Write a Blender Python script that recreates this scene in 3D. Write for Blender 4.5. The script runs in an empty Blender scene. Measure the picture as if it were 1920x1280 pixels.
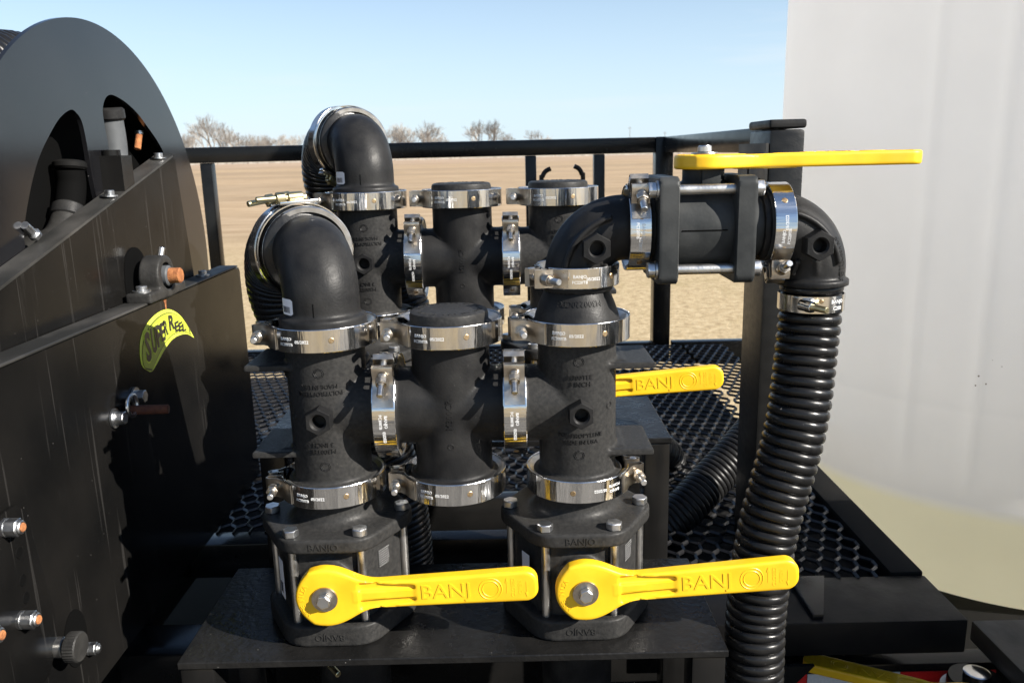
import bpy, bmesh, math, random
import numpy as np
from mathutils import Vector, Matrix, noise as mnoise
random.seed(7)
R_ = math.radians
PI = math.pi
sc = bpy.context.scene
col = sc.collection

# ------------------------------------------------------------------ camera, sky, sun, exposure
HZ = 2.0                                   # camera height above the field
cam = bpy.data.cameras.new('camera')
cam.sensor_width = 22.3
cam.lens = 22.3 * 1550 / 1920
cam.clip_start = 0.02
cam.clip_end = 6000
cam.dof.use_dof = True
cam.dof.focus_distance = 0.9
cam.dof.aperture_fstop = 10
camo = bpy.data.objects.new('camera', cam)
col.objects.link(camo)
TH = math.atan(355 / 1550)
ROLL = 0.023
fw = Vector((0, math.cos(TH), -math.sin(TH)))
u0 = Vector((0, math.sin(TH), math.cos(TH)))
r0 = Vector((1, 0, 0))
rx = r0 * math.cos(ROLL) - u0 * math.sin(ROLL)
ux = u0 * math.cos(ROLL) + r0 * math.sin(ROLL)
camo.matrix_world = Matrix(((rx.x, ux.x, -fw.x, 0), (rx.y, ux.y, -fw.y, 0), (rx.z, ux.z, -fw.z, HZ), (0, 0, 0, 1)))
sc.camera = camo

SUN_EL, SUN_AZ = 31.0, 119.0               # azimuth clockwise from +Y
sd = Vector((math.cos(R_(SUN_EL)) * math.sin(R_(SUN_AZ)), math.cos(R_(SUN_EL)) * math.cos(R_(SUN_AZ)), math.sin(R_(SUN_EL))))
w = bpy.data.worlds.new('World')
sc.world = w
w.use_nodes = True
wn, wl = w.node_tree.nodes, w.node_tree.links
sky = wn.new('ShaderNodeTexSky')
sky.sky_type = 'NISHITA'
sky.sun_disc = False
sky.sun_elevation = R_(SUN_EL)
sky.sun_rotation = R_(SUN_AZ)
sky.air_density = 1.0
sky.dust_density = 0.0
sky.altitude = 1200
sky.ozone_density = 2.0
# thin streaks of high cloud low over the horizon, mixed into the sky
tc = wn.new('ShaderNodeTexCoord')
mp = wn.new('ShaderNodeMapping')
mp.inputs['Scale'].default_value = (1.2, 1.2, 14)
nz = wn.new('ShaderNodeTexNoise')
nz.inputs['Scale'].default_value = 2.2
nz.inputs['Detail'].default_value = 5
rp = wn.new('ShaderNodeValToRGB')
rp.color_ramp.elements[0].position = 0.5
rp.color_ramp.elements[1].position = 0.75
rp.color_ramp.elements[1].color = (0.42, 0.42, 0.42, 1)
mx = wn.new('ShaderNodeMixRGB')
mx.inputs[2].default_value = (5.6, 6.0, 6.3, 1)
wl.new(tc.outputs['Generated'], mp.inputs['Vector'])
wl.new(mp.outputs['Vector'], nz.inputs['Vector'])
wl.new(nz.outputs['Fac'], rp.inputs['Fac'])
wl.new(rp.outputs['Color'], mx.inputs[0])
# pale haze towards the horizon, the same all round
sz = wn.new('ShaderNodeSeparateXYZ')
wl.new(tc.outputs['Generated'], sz.inputs[0])
hr = wn.new('ShaderNodeMapRange')
hr.inputs['From Min'].default_value = 0.0
hr.inputs['From Max'].default_value = 0.30
hr.inputs['To Min'].default_value = 0.92
hr.inputs['To Max'].default_value = 0.0
wl.new(sz.outputs['Z'], hr.inputs['Value'])
hm_ = wn.new('ShaderNodeMixRGB')
hm_.inputs[2].default_value = (4.5, 5.6, 6.5, 1)
wl.new(hr.outputs['Result'], hm_.inputs[0])
wl.new(sky.outputs['Color'], hm_.inputs[1])
wl.new(hm_.outputs['Color'], mx.inputs[1])
wl.new(mx.outputs['Color'], wn['Background'].inputs['Color'])
wn['Background'].inputs['Strength'].default_value = 0.071

sl = bpy.data.lights.new('sun', 'SUN')
sl.energy = 5.0
sl.angle = R_(0.53)
sl.color = (1.0, 0.94, 0.85)
so = bpy.data.objects.new('sun', sl)
so.rotation_euler = sd.to_track_quat('Z', 'Y').to_euler()
so.location = (3, -3, 6)
col.objects.link(so)

sc.view_settings.view_transform = 'Standard'
sc.view_settings.look = 'None'
sc.view_settings.gamma = 1
sc.view_settings.use_curve_mapping = False
sc.view_settings.exposure = 1.15

# ------------------------------------------------------------------ materials
MATS = {}
def nodes_of(name):
    m = bpy.data.materials.new(name)
    m.use_nodes = True
    return m, m.node_tree.nodes, m.node_tree.links, m.node_tree.nodes['Principled BSDF']

def mat(name, c, rough=0.5, metal=0.0, c2=None, scale=30.0, detail=6, bump=0.0, bscale=None, stretch=(1, 1, 1),
        rough2=None, lo=0.35, hi=0.7, specks=None, streak=None, spec=None, coat=0):
    """noise-mottled principled material in object space; streak = (colour, amount), specks = (colour, scale, cut)"""
    m, n, l, p = nodes_of(name)
    t = n.new('ShaderNodeTexCoord')
    mpn = n.new('ShaderNodeMapping')
    mpn.inputs['Scale'].default_value = stretch
    l.new(t.outputs['Object'], mpn.inputs['Vector'])
    def noise(sc_, det=6, vec=None):
        q = n.new('ShaderNodeTexNoise')
        q.inputs['Scale'].default_value = sc_
        q.inputs['Detail'].default_value = det
        l.new(vec or mpn.outputs['Vector'], q.inputs['Vector'])
        return q
    def ramp(src, a, b, ca, cb):
        q = n.new('ShaderNodeValToRGB')
        q.color_ramp.elements[0].position = a
        q.color_ramp.elements[1].position = b
        q.color_ramp.elements[0].color = (*ca, 1)
        q.color_ramp.elements[1].color = (*cb, 1)
        l.new(src, q.inputs['Fac'])
        return q
    base = noise(scale, detail)
    cur = ramp(base.outputs['Fac'], lo, hi, c, c2 or c).outputs['Color']
    def mixin(fac, colour):
        nonlocal cur
        q = n.new('ShaderNodeMixRGB')
        l.new(fac, q.inputs[0])
        l.new(cur, q.inputs[1])
        q.inputs[2].default_value = (*colour, 1)
        cur = q.outputs['Color']
    if streak:
        mv = n.new('ShaderNodeMapping')
        mv.inputs['Scale'].default_value = streak[2]
        l.new(t.outputs['Object'], mv.inputs['Vector'])
        s = noise(streak[3], 3, mv.outputs['Vector'])
        mixin(ramp(s.outputs['Fac'], streak[4], streak[4] + 0.06, (0, 0, 0), (streak[1],) * 3).outputs['Color'], streak[0])
    if specks:
        v = n.new('ShaderNodeTexVoronoi')
        v.inputs['Scale'].default_value = specks[1]
        l.new(t.outputs['Object'], v.inputs['Vector'])
        g = ramp(v.outputs['Distance'], specks[2] * 0.6, specks[2], (specks[3],) * 3, (0, 0, 0))
        mixin(g.outputs['Color'], specks[0])
    l.new(cur, p.inputs['Base Color'])
    p.inputs['Metallic'].default_value = metal
    p.inputs['Roughness'].default_value = rough
    if spec is not None:
        p.inputs['Specular IOR Level'].default_value = spec
    if coat:
        p.inputs['Coat Weight'].default_value = coat
    if rough2 is not None:
        rn = noise(scale * 1.7, 5)
        l.new(ramp(rn.outputs['Fac'], 0.3, 0.7, (rough,) * 3, (rough2,) * 3).outputs['Color'], p.inputs['Roughness'])
    if bump:
        b = n.new('ShaderNodeBump')
        b.inputs['Strength'].default_value = bump
        b.inputs['Distance'].default_value = 0.002
        bn = noise(bscale or scale * 6, 4)
        l.new(bn.outputs['Fac'], b.inputs['Height'])
        l.new(b.outputs['Normal'], p.inputs['Normal'])
    MATS[name] = m
    return m

poly = mat('black_polypropylene', (0.010, 0.010, 0.0105), 0.36, spec=0.19, c2=(0.022, 0.0215, 0.021), scale=38, bump=0.12, bscale=420, rough2=0.56,
           specks=((0.12, 0.11, 0.1), 90, 0.055, 0.35))
polyd = mat('dusty_polypropylene', (0.019, 0.019, 0.019), 0.38, spec=0.14, c2=(0.036, 0.035, 0.0335), detail=10, scale=240, bump=0.15, bscale=380, rough2=0.55,
            specks=((0.16, 0.14, 0.12), 130, 0.05, 0.4), lo=0.3, hi=0.75)
polyv = mat('grey_black_polypropylene', (0.024, 0.026, 0.027), 0.42, spec=0.13, c2=(0.052, 0.054, 0.054), scale=30, bump=0.08, bscale=300, rough2=0.55)
paint = mat('black_gloss_paint', (0.0045, 0.0045, 0.0045), 0.17, c2=(0.0085, 0.008, 0.0075), scale=9, bump=0.02, bscale=120, rough2=0.27,
            spec=0.15, streak=((0.12, 0.115, 0.11), 0.12, (110, 110, 3.5), 1.3, 0.63), specks=((0.4, 0.38, 0.36), 55, 0.030, 0.35))
paint_dusty = mat('dusty_black_paint', (0.018, 0.018, 0.017), 0.38, spec=0.35, c2=(0.060, 0.057, 0.053), scale=16, bump=0.1, bscale=200, rough2=0.6,
                  stretch=(1, 0.5, 1), lo=0.45, hi=0.75)
paint_plate = mat('black_plate_paint', (0.006, 0.006, 0.006), 0.2, spec=0.28, c2=(0.014, 0.0135, 0.013), scale=14, bump=0.5, bscale=130, rough2=0.42,
                  specks=((0.3, 0.28, 0.26), 70, 0.05, 0.5))
frame_paint = mat('black_frame_paint', (0.006, 0.006, 0.006), 0.16, c2=(0.012, 0.0115, 0.011), scale=12, bump=0.05, bscale=150, rough2=0.28, spec=0.24)
beam_paint = mat('shaded_black_beam_paint', (0.005, 0.005, 0.0055), 0.3, c2=(0.010, 0.0095, 0.009), scale=15, bump=0.1, bscale=120, rough2=0.5, spec=0.14)  # darker, duller copy of the frame paint: the beam's shade put into it
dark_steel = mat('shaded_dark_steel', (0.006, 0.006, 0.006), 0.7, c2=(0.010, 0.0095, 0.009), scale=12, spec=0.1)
post_paint = mat('textured_black_paint', (0.007, 0.007, 0.007), 0.30, c2=(0.012, 0.012, 0.0115), scale=40, bump=0.10, bscale=330, rough2=0.4, stretch=(1, 1, 1.6), spec=0.25)
mesh_paint = mat('black_mesh_paint', (0.008, 0.008, 0.009), 0.30, c2=(0.018, 0.018, 0.019), scale=20, rough2=0.32)
disc_paint = mat('black_disc_paint', (0.006, 0.006, 0.007), 0.12, c2=(0.009, 0.009, 0.010), scale=7, bump=0.012, bscale=120, rough2=0.18, spec=0.6,
                 streak=((0.004, 0.004, 0.005), 0.75, (45, 45, 3.5), 1.6, 0.66), specks=((0.4, 0.38, 0.36), 50, 0.03, 0.6))
steel = mat('polished_stainless', (0.60, 0.58, 0.55), 0.13, 1.0, c2=(0.72, 0.70, 0.67), scale=14, bump=0.025, bscale=60, rough2=0.24)
band_m = mat('rolled_stainless_strip', (0.56, 0.56, 0.56), 0.11, 1.0, c2=(0.80, 0.80, 0.80), scale=10, stretch=(5, 5, 0.5), bump=0.9, bscale=13, rough2=0.22)
steel_dirty = mat('tarnished_stainless', (0.36, 0.31, 0.25), 0.26, 1.0, c2=(0.58, 0.54, 0.48), scale=60, rough2=0.42, bump=0.05)
zinc = mat('zinc_plated_steel', (0.55, 0.56, 0.57), 0.28, 1.0, c2=(0.66, 0.66, 0.66), scale=80, rough2=0.42, bump=0.05)
rod_m = mat('bright_rod_steel', (0.52, 0.51, 0.49), 0.30, 1.0, c2=(0.66, 0.65, 0.63), scale=60, rough2=0.45, bump=0.1, bscale=400)
yzinc = mat('yellow_zinc', (0.55, 0.47, 0.26), 0.28, 1.0, c2=(0.66, 0.58, 0.36), scale=70, rough2=0.4)
spot_m = mat('weld_tint', (0.30, 0.19, 0.10), 0.35, 1.0, c2=(0.55, 0.43, 0.26), scale=260, rough2=0.5)
rust = mat('rust', (0.20, 0.068, 0.022), 0.85, c2=(0.38, 0.15, 0.05), scale=120, bump=0.6, bscale=500)
rust_dark = mat('dark_rust', (0.07, 0.022, 0.012), 0.8, c2=(0.12, 0.04, 0.018), scale=120, bump=0.5, bscale=500)
yellow = mat('yellow_plastic', (0.74, 0.42, 0.008), 0.36, c2=(0.86, 0.54, 0.014), scale=26, detail=9, rough2=0.52, bump=0.03, bscale=300,
             specks=((0.35, 0.2, 0.02), 60, 0.03, 0.4))
hose_m = mat('black_hose_plastic', (0.007, 0.007, 0.0075), 0.24, spec=0.30, c2=(0.012, 0.0115, 0.011), scale=60, rough2=0.38, bump=0.1, bscale=260,
             specks=((0.2, 0.19, 0.18), 110, 0.05, 0.5))
hose_dark = mat('dark_suction_hose', (0.006, 0.006, 0.0065), 0.34, spec=0.25, c2=(0.016, 0.016, 0.016), scale=40, rough2=0.4)
hole_m = mat('hole_and_shade_black', (0.003, 0.003, 0.003), 0.8, spec=0.04)  # near-black for holes, seams and the shaded reel interior
etch = mat('etched_lettering', (0.75, 0.75, 0.74), 0.6, c2=(0.6, 0.6, 0.6), scale=200)
faded_print = mat('faded_print', (0.22, 0.22, 0.22), 0.7, c2=(0.34, 0.34, 0.34), scale=300)
white_lab = mat('white_label', (0.78, 0.78, 0.80), 0.5, c2=(0.70, 0.70, 0.73), scale=60)
ink = mat('label_ink', (0.03, 0.03, 0.035), 0.6)
redink = mat('label_red_ink', (0.5, 0.05, 0.04), 0.6)
dec_y = mat('decal_yellow_green', (0.62, 0.72, 0.05), 0.35, c2=(0.70, 0.78, 0.10), scale=20)
dec_g = mat('decal_olive', (0.36, 0.42, 0.04), 0.35, c2=(0.42, 0.48, 0.05), scale=30)
dec_k = mat('decal_black', (0.012, 0.012, 0.012), 0.3)
red_tape = mat('red_reflective_tape', (0.62, 0.02, 0.02), 0.3, c2=(0.72, 0.03, 0.03), scale=300)
white_tape = mat('white_reflective_tape', (0.72, 0.74, 0.76), 0.3, c2=(0.62, 0.64, 0.68), scale=300)
iron = mat('cast_iron', (0.018, 0.0175, 0.017), 0.5, spec=0.2, c2=(0.034, 0.033, 0.031), scale=50, bump=0.3, bscale=300)
grey_pipe = mat('grey_pipe', (0.060, 0.064, 0.068), 0.45, spec=0.2, c2=(0.09, 0.095, 0.10), scale=30)
bark = mat('winter_bark', (0.24, 0.215, 0.185), 0.9, c2=(0.34, 0.305, 0.265), scale=0.6)
pole_m = mat('weathered_pole', (0.16, 0.14, 0.12), 0.9, c2=(0.2, 0.18, 0.16), scale=2)
gasket = mat('silver_gasket', (0.58, 0.57, 0.54), 0.30, 1.0, c2=(0.72, 0.70, 0.68), scale=90, rough2=0.42)

# ------------------------------------------------------------------ object helpers
def ob(name, me, parent=None, m=None, label=None, cat=None, group=None, kind=None, mw=None):
    if isinstance(me, bmesh.types.BMesh):
        me = finish(me, name)
    o = bpy.data.objects.new(name, me)
    col.objects.link(o)
    if parent:
        o.parent = parent
    if mw is not None:
        o.matrix_local = mw
    if m and me is not None:
        if not me.materials:
            me.materials.append(m)
    if label: o['label'] = label
    if cat: o['category'] = cat
    if group: o['group'] = group
    if kind: o['kind'] = kind
    return o

def thing(name, label, cat, mw=None, group=None):
    return ob(name, None, None, None, label, cat, group, None, mw if mw is not None else Matrix.Identity(4))

def finish(bm, name='mesh', ang=32, smooth=True):
    bmesh.ops.recalc_face_normals(bm, faces=bm.faces)
    a = R_(ang)
    for f in bm.faces:
        f.smooth = smooth
    for e in bm.edges:
        e.smooth = not (len(e.link_faces) != 2 or e.calc_face_angle(0) > a)
    me = bpy.data.meshes.new(name)
    bm.to_mesh(me)
    bm.free()
    return me

def children_of(o):
    return [c for c in bpy.data.objects if c.parent == o]

def copy_tree(o, label, mw):
    def rec(s, parent):
        c = s.copy()
        col.objects.link(c)
        if parent:
            c.parent = parent
        for ch in kids.get(s, []):
            rec(ch, c)
        return c
    kids = {}
    for q in bpy.data.objects:
        if q.parent:
            kids.setdefault(q.parent, []).append(q)
    n = rec(o, None)
    n['label'] = label
    n.matrix_local = mw
    return n

def T(x, y, z):
    return Matrix.Translation((x, y, z))
def frame(o, ex, ey, ez):
    return Matrix(((ex[0], ey[0], ez[0], o[0]), (ex[1], ey[1], ez[1], o[1]), (ex[2], ey[2], ez[2], o[2]), (0, 0, 0, 1)))
def zaxis(o, d, ref=(0, 0, 1)):
    """matrix with local Z along d"""
    ez = Vector(d).normalized()
    rf = Vector(ref)
    if abs(ez.dot(rf)) > 0.95:
        rf = Vector((0, -1, 0)) if abs(ez.y) < 0.9 else Vector((1, 0, 0))
    ex = rf.cross(ez).normalized()
    return frame(o, ex, ez.cross(ex), ez)

def add_box(bm, lo, hi, bev=0.0, seg=2, mw=None):
    b = bmesh.new()
    bmesh.ops.create_cube(b, size=1)
    for v in b.verts:
        v.co = Vector(((lo[i] + hi[i]) / 2 + v.co[i] * (hi[i] - lo[i]) for i in range(3)))
    if bev:
        bmesh.ops.bevel(b, geom=list(b.edges), offset=bev, segments=seg, affect='EDGES', profile=0.6)
    join(bm, b, mw)

def join(bm, b, mw=None):
    if mw is not None:
        bmesh.ops.transform(b, matrix=mw, verts=b.verts)
    me = bpy.data.meshes.new('tmp')
    b.to_mesh(me)
    b.free()
    bm.from_mesh(me)
    bpy.data.meshes.remove(me)

def box(lo, hi, bev=0.0, seg=2):
    bm = bmesh.new()
    add_box(bm, lo, hi, bev, seg)
    return bm

def add_lathe(bm, prof, n=48, mw=None, a0=0.0, a1=2 * PI, cap=True):
    """revolve (r,z) profile round local Z; full circle welds"""
    full = abs(a1 - a0 - 2 * PI) < 1e-6
    k = n if full else n + 1
    rows = []
    for r, z in prof:
        if r < 1e-7:
            rows.append([bm.verts.new((0, 0, z))])
        else:
            rows.append([bm.verts.new((r * math.cos(a0 + (a1 - a0) * i / n), r * math.sin(a0 + (a1 - a0) * i / n), z)) for i in range(k)])
    new = [v for rw in rows for v in rw]
    for a, b in zip(rows, rows[1:]):
        m_ = n if full else n
        for i in range(m_):
            j = (i + 1) % k if full else i + 1
            if len(a) == 1 and len(b) == 1:
                continue
            if len(a) == 1:
                bm.faces.new((a[0], b[j], b[i]))
            elif len(b) == 1:
                bm.faces.new((a[i], a[j], b[0]))
            else:
                bm.faces.new((a[i], a[j], b[j], b[i]))
    if not full and cap:
        for i in (0, k - 1):
            try:
                bm.faces.new([rw[i] if len(rw) > 1 else rw[0] for rw in rows])
            except ValueError:
                pass
    if mw is not None:
        bmesh.ops.transform(bm, matrix=mw, verts=new)

def lathe(prof, n=48, mw=None, **k):
    bm = bmesh.new()
    add_lathe(bm, prof, n, mw, **k)
    return bm

def ring_prof(r, z0, t, h):
    """closed ring profile"""
    return [(r - t, z0), (r, z0), (r, z0 + h), (r - t, z0 + h), (r - t, z0)]

def add_cyl(bm, p0, p1, r, r1=None, n=16, bev=0.0):
    p0, p1 = Vector(p0), Vector(p1)
    L = (p1 - p0).length
    r1 = r if r1 is None else r1
    pr = [(0, 0), (r - bev, 0), (r, bev), (r1, L - bev), (r1 - bev, L), (0, L)] if bev else [(0, 0), (r, 0), (r1, L), (0, L)]
    add_lathe(bm, pr, n, zaxis(p0, p1 - p0))

def cyl(p0, p1, r, r1=None, n=16, bev=0.0):
    bm = bmesh.new()
    add_cyl(bm, p0, p1, r, r1, n, bev)
    return bm

def add_prism(bm, pts, z0, z1, bev=0.0, mw=None, seg=2):
    b = bmesh.new()
    f = b.faces.new([b.verts.new((x, y, z0)) for x, y in pts])
    g = bmesh.ops.extrude_face_region(b, geom=[f])
    for v in g['geom']:
        if isinstance(v, bmesh.types.BMVert):
            v.co.z = z1
    bmesh.ops.recalc_face_normals(b, faces=b.faces)
    if bev:
        es = [e for e in b.edges if e.calc_face_angle(0) > 0.35]
        bmesh.ops.bevel(b, geom=es, offset=bev, segments=seg, affect='EDGES', profile=0.6)
    join(bm, b, mw)

def prism(pts, z0, z1, bev=0.0, mw=None):
    bm = bmesh.new()
    add_prism(bm, pts, z0, z1, bev, mw)
    return bm

def hexpts(r, rot=0.0):
    return [(r * math.cos(rot + i * PI / 3), r * math.sin(rot + i * PI / 3)) for i in range(6)]

def add_hexnut(bm, p, d, af, h, ref=(0, 0, 1), rot=0.0, dome=True):
    """hexagon nut/bolt head: base at p, axis d, width across flats af"""
    mw = zaxis(p, d, ref)
    add_prism(bm, hexpts(af / 1.732, rot), 0, h, af * 0.05, mw, 1)

def catmull(pts, n):
    P = [Vector(p) for p in pts]
    P = [P[0] * 2 - P[1]] + P + [P[-1] * 2 - P[-2]]
    out = []
    for i in range(1, len(P) - 2):
        for k in range(n):
            t = k / n
            a, b, c, d = P[i - 1], P[i], P[i + 1], P[i + 2]
            out.append(0.5 * ((2 * b) + (c - a) * t + (2 * a - 5 * b + 4 * c - d) * t * t + (3 * b - a - 3 * c + d) * t ** 3))
    out.append(P[-2])
    return out

def resample(pts, step):
    out = [pts[0]]
    acc = 0.0
    for a, b in zip(pts, pts[1:]):
        L = (b - a).length
        while acc + L >= step and L > 1e-9:
            t = (step - acc) / L
            a = a.lerp(b, t)
            out.append(a)
            L = (b - a).length
            acc = 0.0
        acc += L
    return out

def add_sweep(bm, pts, rad, n=24, caps=True):
    """tube along pts; rad is a number or a function of the arc length"""
    k = len(pts)
    tang = [(pts[min(i + 1, k - 1)] - pts[max(i - 1, 0)]).normalized() for i in range(k)]
    up = Vector((0.123, 0.77, 0.31))
    nrm = (up - tang[0] * up.dot(tang[0])).normalized()
    s = 0.0
    rings = []
    for i in range(k):
        if i:
            s += (pts[i] - pts[i - 1]).length
            nrm = (nrm - tang[i] * nrm.dot(tang[i])).normalized()
        bi = tang[i].cross(nrm)
        r = rad(s) if callable(rad) else rad
        rings.append([bm.verts.new(pts[i] + (nrm * math.cos(2 * PI * j / n) + bi * math.sin(2 * PI * j / n)) * r) for j in range(n)])
    for a, b in zip(rings, rings[1:]):
        for j in range(n):
            bm.faces.new((a[j], a[(j + 1) % n], b[(j + 1) % n], b[j]))
    if caps:
        bm.faces.new(rings[0])
        bm.faces.new(rings[-1][::-1])

def ribbed_hose(path, r, pitch, depth, n=36, sub=8, sharp=True):
    pts = resample(catmull(path, 60), pitch / sub)
    def rad(s):
        t = (s / pitch) % 1.0
        if sharp:
            return r - depth + depth * math.sqrt(max(0.0, 1 - (2 * t - 1) ** 2))
        return r - depth * (0.5 - 0.5 * math.cos(2 * PI * t))
    bm = bmesh.new()
    add_sweep(bm, pts, rad, n)
    return finish(bm, 'hose', 70)

# ---- distance-field modelling for moulded plastic (rounded fillets where pipes meet)
def net(fn, lo, hi, h, name='moulding', ang=28):
    lo, hi = np.array(lo, float), np.array(hi, float)
    N = np.ceil((hi - lo) / h).astype(int) + 1
    ax = [lo[i] + h * np.arange(N[i]) for i in range(3)]
    G = np.stack(np.meshgrid(*ax, indexing='ij'), -1)
    V = fn(G.reshape(-1, 3)).reshape(N)
    S = V < 0
    acc = np.zeros((*(N - 1), 3))
    cnt = np.zeros(N - 1)
    offs = [(0, 0), (0, 1), (1, 0), (1, 1)]
    for d in range(3):
        o1, o2 = [q for q in range(3) if q != d]
        sa = [slice(None)] * 3; sb = [slice(None)] * 3
        sa[d] = slice(0, -1); sb[d] = slice(1, None)
        va, vb = V[tuple(sa)], V[tuple(sb)]
        cr = (va < 0) != (vb < 0)
        t = np.where(cr, va / np.where(cr, va - vb, 1), 0)
        P = G[tuple(sa)].copy()
        P[..., d] += t * h
        for i, j in offs:
            s = [slice(None)] * 3
            s[o1] = slice(i, N[o1] - 1 + i)
            s[o2] = slice(j, N[o2] - 1 + j)
            m = cr[tuple(s)]
            acc += np.where(m[..., None], P[tuple(s)], 0)
            cnt += m
    idx = -np.ones(N - 1, int)
    act = cnt > 0
    idx[act] = np.arange(act.sum())
    pts = acc[act] / cnt[act][:, None]
    quads = []
    for d in range(3):
        o1, o2 = [(1, 2), (2, 0), (0, 1)][d]
        sa = [slice(1, -1)] * 3; sb = [slice(1, -1)] * 3
        sa[d] = slice(0, -1); sb[d] = slice(1, None)
        A, B = S[tuple(sa)], S[tuple(sb)]
        ii = np.argwhere(A != B)
        if not len(ii):
            continue
        inside = A[tuple(ii.T)]
        c = ii + 1
        c[:, d] -= 1
        def cell(a, b):
            q = c.copy(); q[:, o1] -= a; q[:, o2] -= b
            return idx[tuple(q.T)]
        Q = np.stack([cell(1, 1), cell(0, 1), cell(0, 0), cell(1, 0)], 1)
        Q[~inside] = Q[~inside][:, ::-1]
        quads.append(Q)
    Q = np.concatenate(quads)
    e = h * 0.05
    for _ in range(4):
        g = np.stack([fn(pts + np.eye(3)[k] * e) - fn(pts - np.eye(3)[k] * e) for k in range(3)], 1) / (2 * e)
        g2 = np.maximum((g ** 2).sum(1), 0.25)
        st = fn(pts)[:, None] * g / g2[:, None]
        ln = np.linalg.norm(st, axis=1, keepdims=True)
        st *= np.minimum(1, h * 0.5 / np.maximum(ln, 1e-12))
        pts = pts - st
    me = bpy.data.meshes.new(name)
    me.from_pydata(pts.tolist(), [], Q.tolist())
    bm = bmesh.new()
    bm.from_mesh(me)
    bpy.data.meshes.remove(me)
    return finish(bm, name, 50)

def smin(a, b, k):
    hh = np.clip(0.5 + 0.5 * (b - a) / k, 0, 1)
    return b + (a - b) * hh - k * hh * (1 - hh)
def s_cyl(P, c, axis, r, h0, h1, rd=0.001):
    Q = P - np.array(c)
    a = Q[:, axis]
    o = [i for i in range(3) if i != axis]
    d1 = np.hypot(Q[:, o[0]], Q[:, o[1]]) - r + rd
    d2 = np.abs(a - (h0 + h1) / 2) - (h1 - h0) / 2 + rd
    return np.minimum(np.maximum(d1, d2), 0) + np.hypot(np.maximum(d1, 0), np.maximum(d2, 0)) - rd
def s_box(P, c, b, rd=0.001):
    q = np.abs(P - np.array(c)) - np.array(b) + rd
    return np.linalg.norm(np.maximum(q, 0), axis=1) + np.minimum(q.max(1), 0) - rd
def s_hex(P, c, apo, h0, h1, rd=0.006, edge=0.002):
    """hexagonal prism along z with flats on -Y/+Y and rounded corners"""
    Q = P - np.array(c)
    x, y = np.abs(Q[:, 0]), np.abs(Q[:, 1])
    k = math.sqrt(3)
    dd = np.maximum(y, x * k / 2 + y * 0.5)
    a = apo - rd
    # exact distance to the 2d hexagon
    m = np.minimum(-k / 2 * x - 0.5 * y, 0) * 2
    # hexagon with flats in y: use rotated formula
    px, py = x, y
    dot = np.minimum(-(k / 2) * px + -0.5 * py + 0, 0)
    d = dd - a
    r_in = a
    # corner rounding by smooth maximum of the three slabs
    d1, d2, d3 = y - a, x * k / 2 + y * 0.5 - a, x * k / 2 - y * 0.5 - a
    kk = rd
    sm = -smin(-d1, -d2, kk * 1.6)
    sm = -smin(-sm, -d3, kk * 1.6)
    d2d = sm - rd + 0.25 * kk * 0
    dz = np.abs(Q[:, 2] - (h0 + h1) / 2) - (h1 - h0) / 2
    u, v = d2d + edge, dz + edge
    return np.minimum(np.maximum(u, v), 0) + np.hypot(np.maximum(u, 0), np.maximum(v, 0)) - edge
def s_cone(P, c, r0_, r1_, h):
    Q = P - np.array(c)
    t = np.clip(Q[:, 2] / h, 0, 1)
    rr = np.hypot(Q[:, 0], Q[:, 1]) - (r0_ + (r1_ - r0_) * t)
    cs = h / math.hypot(h, r0_ - r1_)
    return np.maximum(rr * cs, np.abs(Q[:, 2] - h / 2) - h / 2)
def s_arc(P, c, ea, eb, Rb, r):
    """quarter torus: from c+ea*Rb to c+eb*Rb"""
    Q = P - np.array(c)
    a, b = Q @ np.array(ea), Q @ np.array(eb)
    n_ = np.cross(ea, eb)
    z = Q @ n_
    q = np.hypot(a, b) - Rb
    d = np.hypot(q, z) - r
    cut = np.maximum(-a, -b)
    return np.maximum(d, cut)
def s_tube(P, p0, p1, r):
    p0, p1 = np.array(p0), np.array(p1)
    d = p1 - p0
    L = np.linalg.norm(d); d = d / L
    Q = P - p0
    t = Q @ d
    rad = np.linalg.norm(Q - t[:, None] * d, axis=1) - r
    ax = np.abs(t - L / 2) - L / 2
    return np.minimum(np.maximum(rad, ax), 0) + np.hypot(np.maximum(rad, 0), np.maximum(ax, 0))

# ---- lettering
_tc = {}
def text_mesh(s, size, ext=0.0004, outline=0.0, spacing=1.0, bold=0.0):
    key = (s, size, ext, outline, spacing, bold)
    if key in _tc:
        return _tc[key].copy()
    cu = bpy.data.curves.new('lettering', 'FONT')
    cu.body = s
    cu.size = size
    cu.align_x = 'CENTER'
    cu.align_y = 'CENTER'
    cu.resolution_u = 2
    cu.space_character = spacing
    cu.offset = bold
    if outline:
        cu.fill_mode = 'NONE'
        cu.bevel_depth = outline
        cu.bevel_resolution = 0
    else:
        cu.extrude = ext
    o = bpy.data.objects.new('tmp', cu)
    col.objects.link(o)
    dg = bpy.context.evaluated_depsgraph_get()
    me = bpy.data.meshes.new_from_object(o.evaluated_get(dg))
    bpy.data.objects.remove(o)
    bpy.data.curves.remove(cu)
    me.materials.clear()
    _tc[key] = me
    return me.copy()

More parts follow.
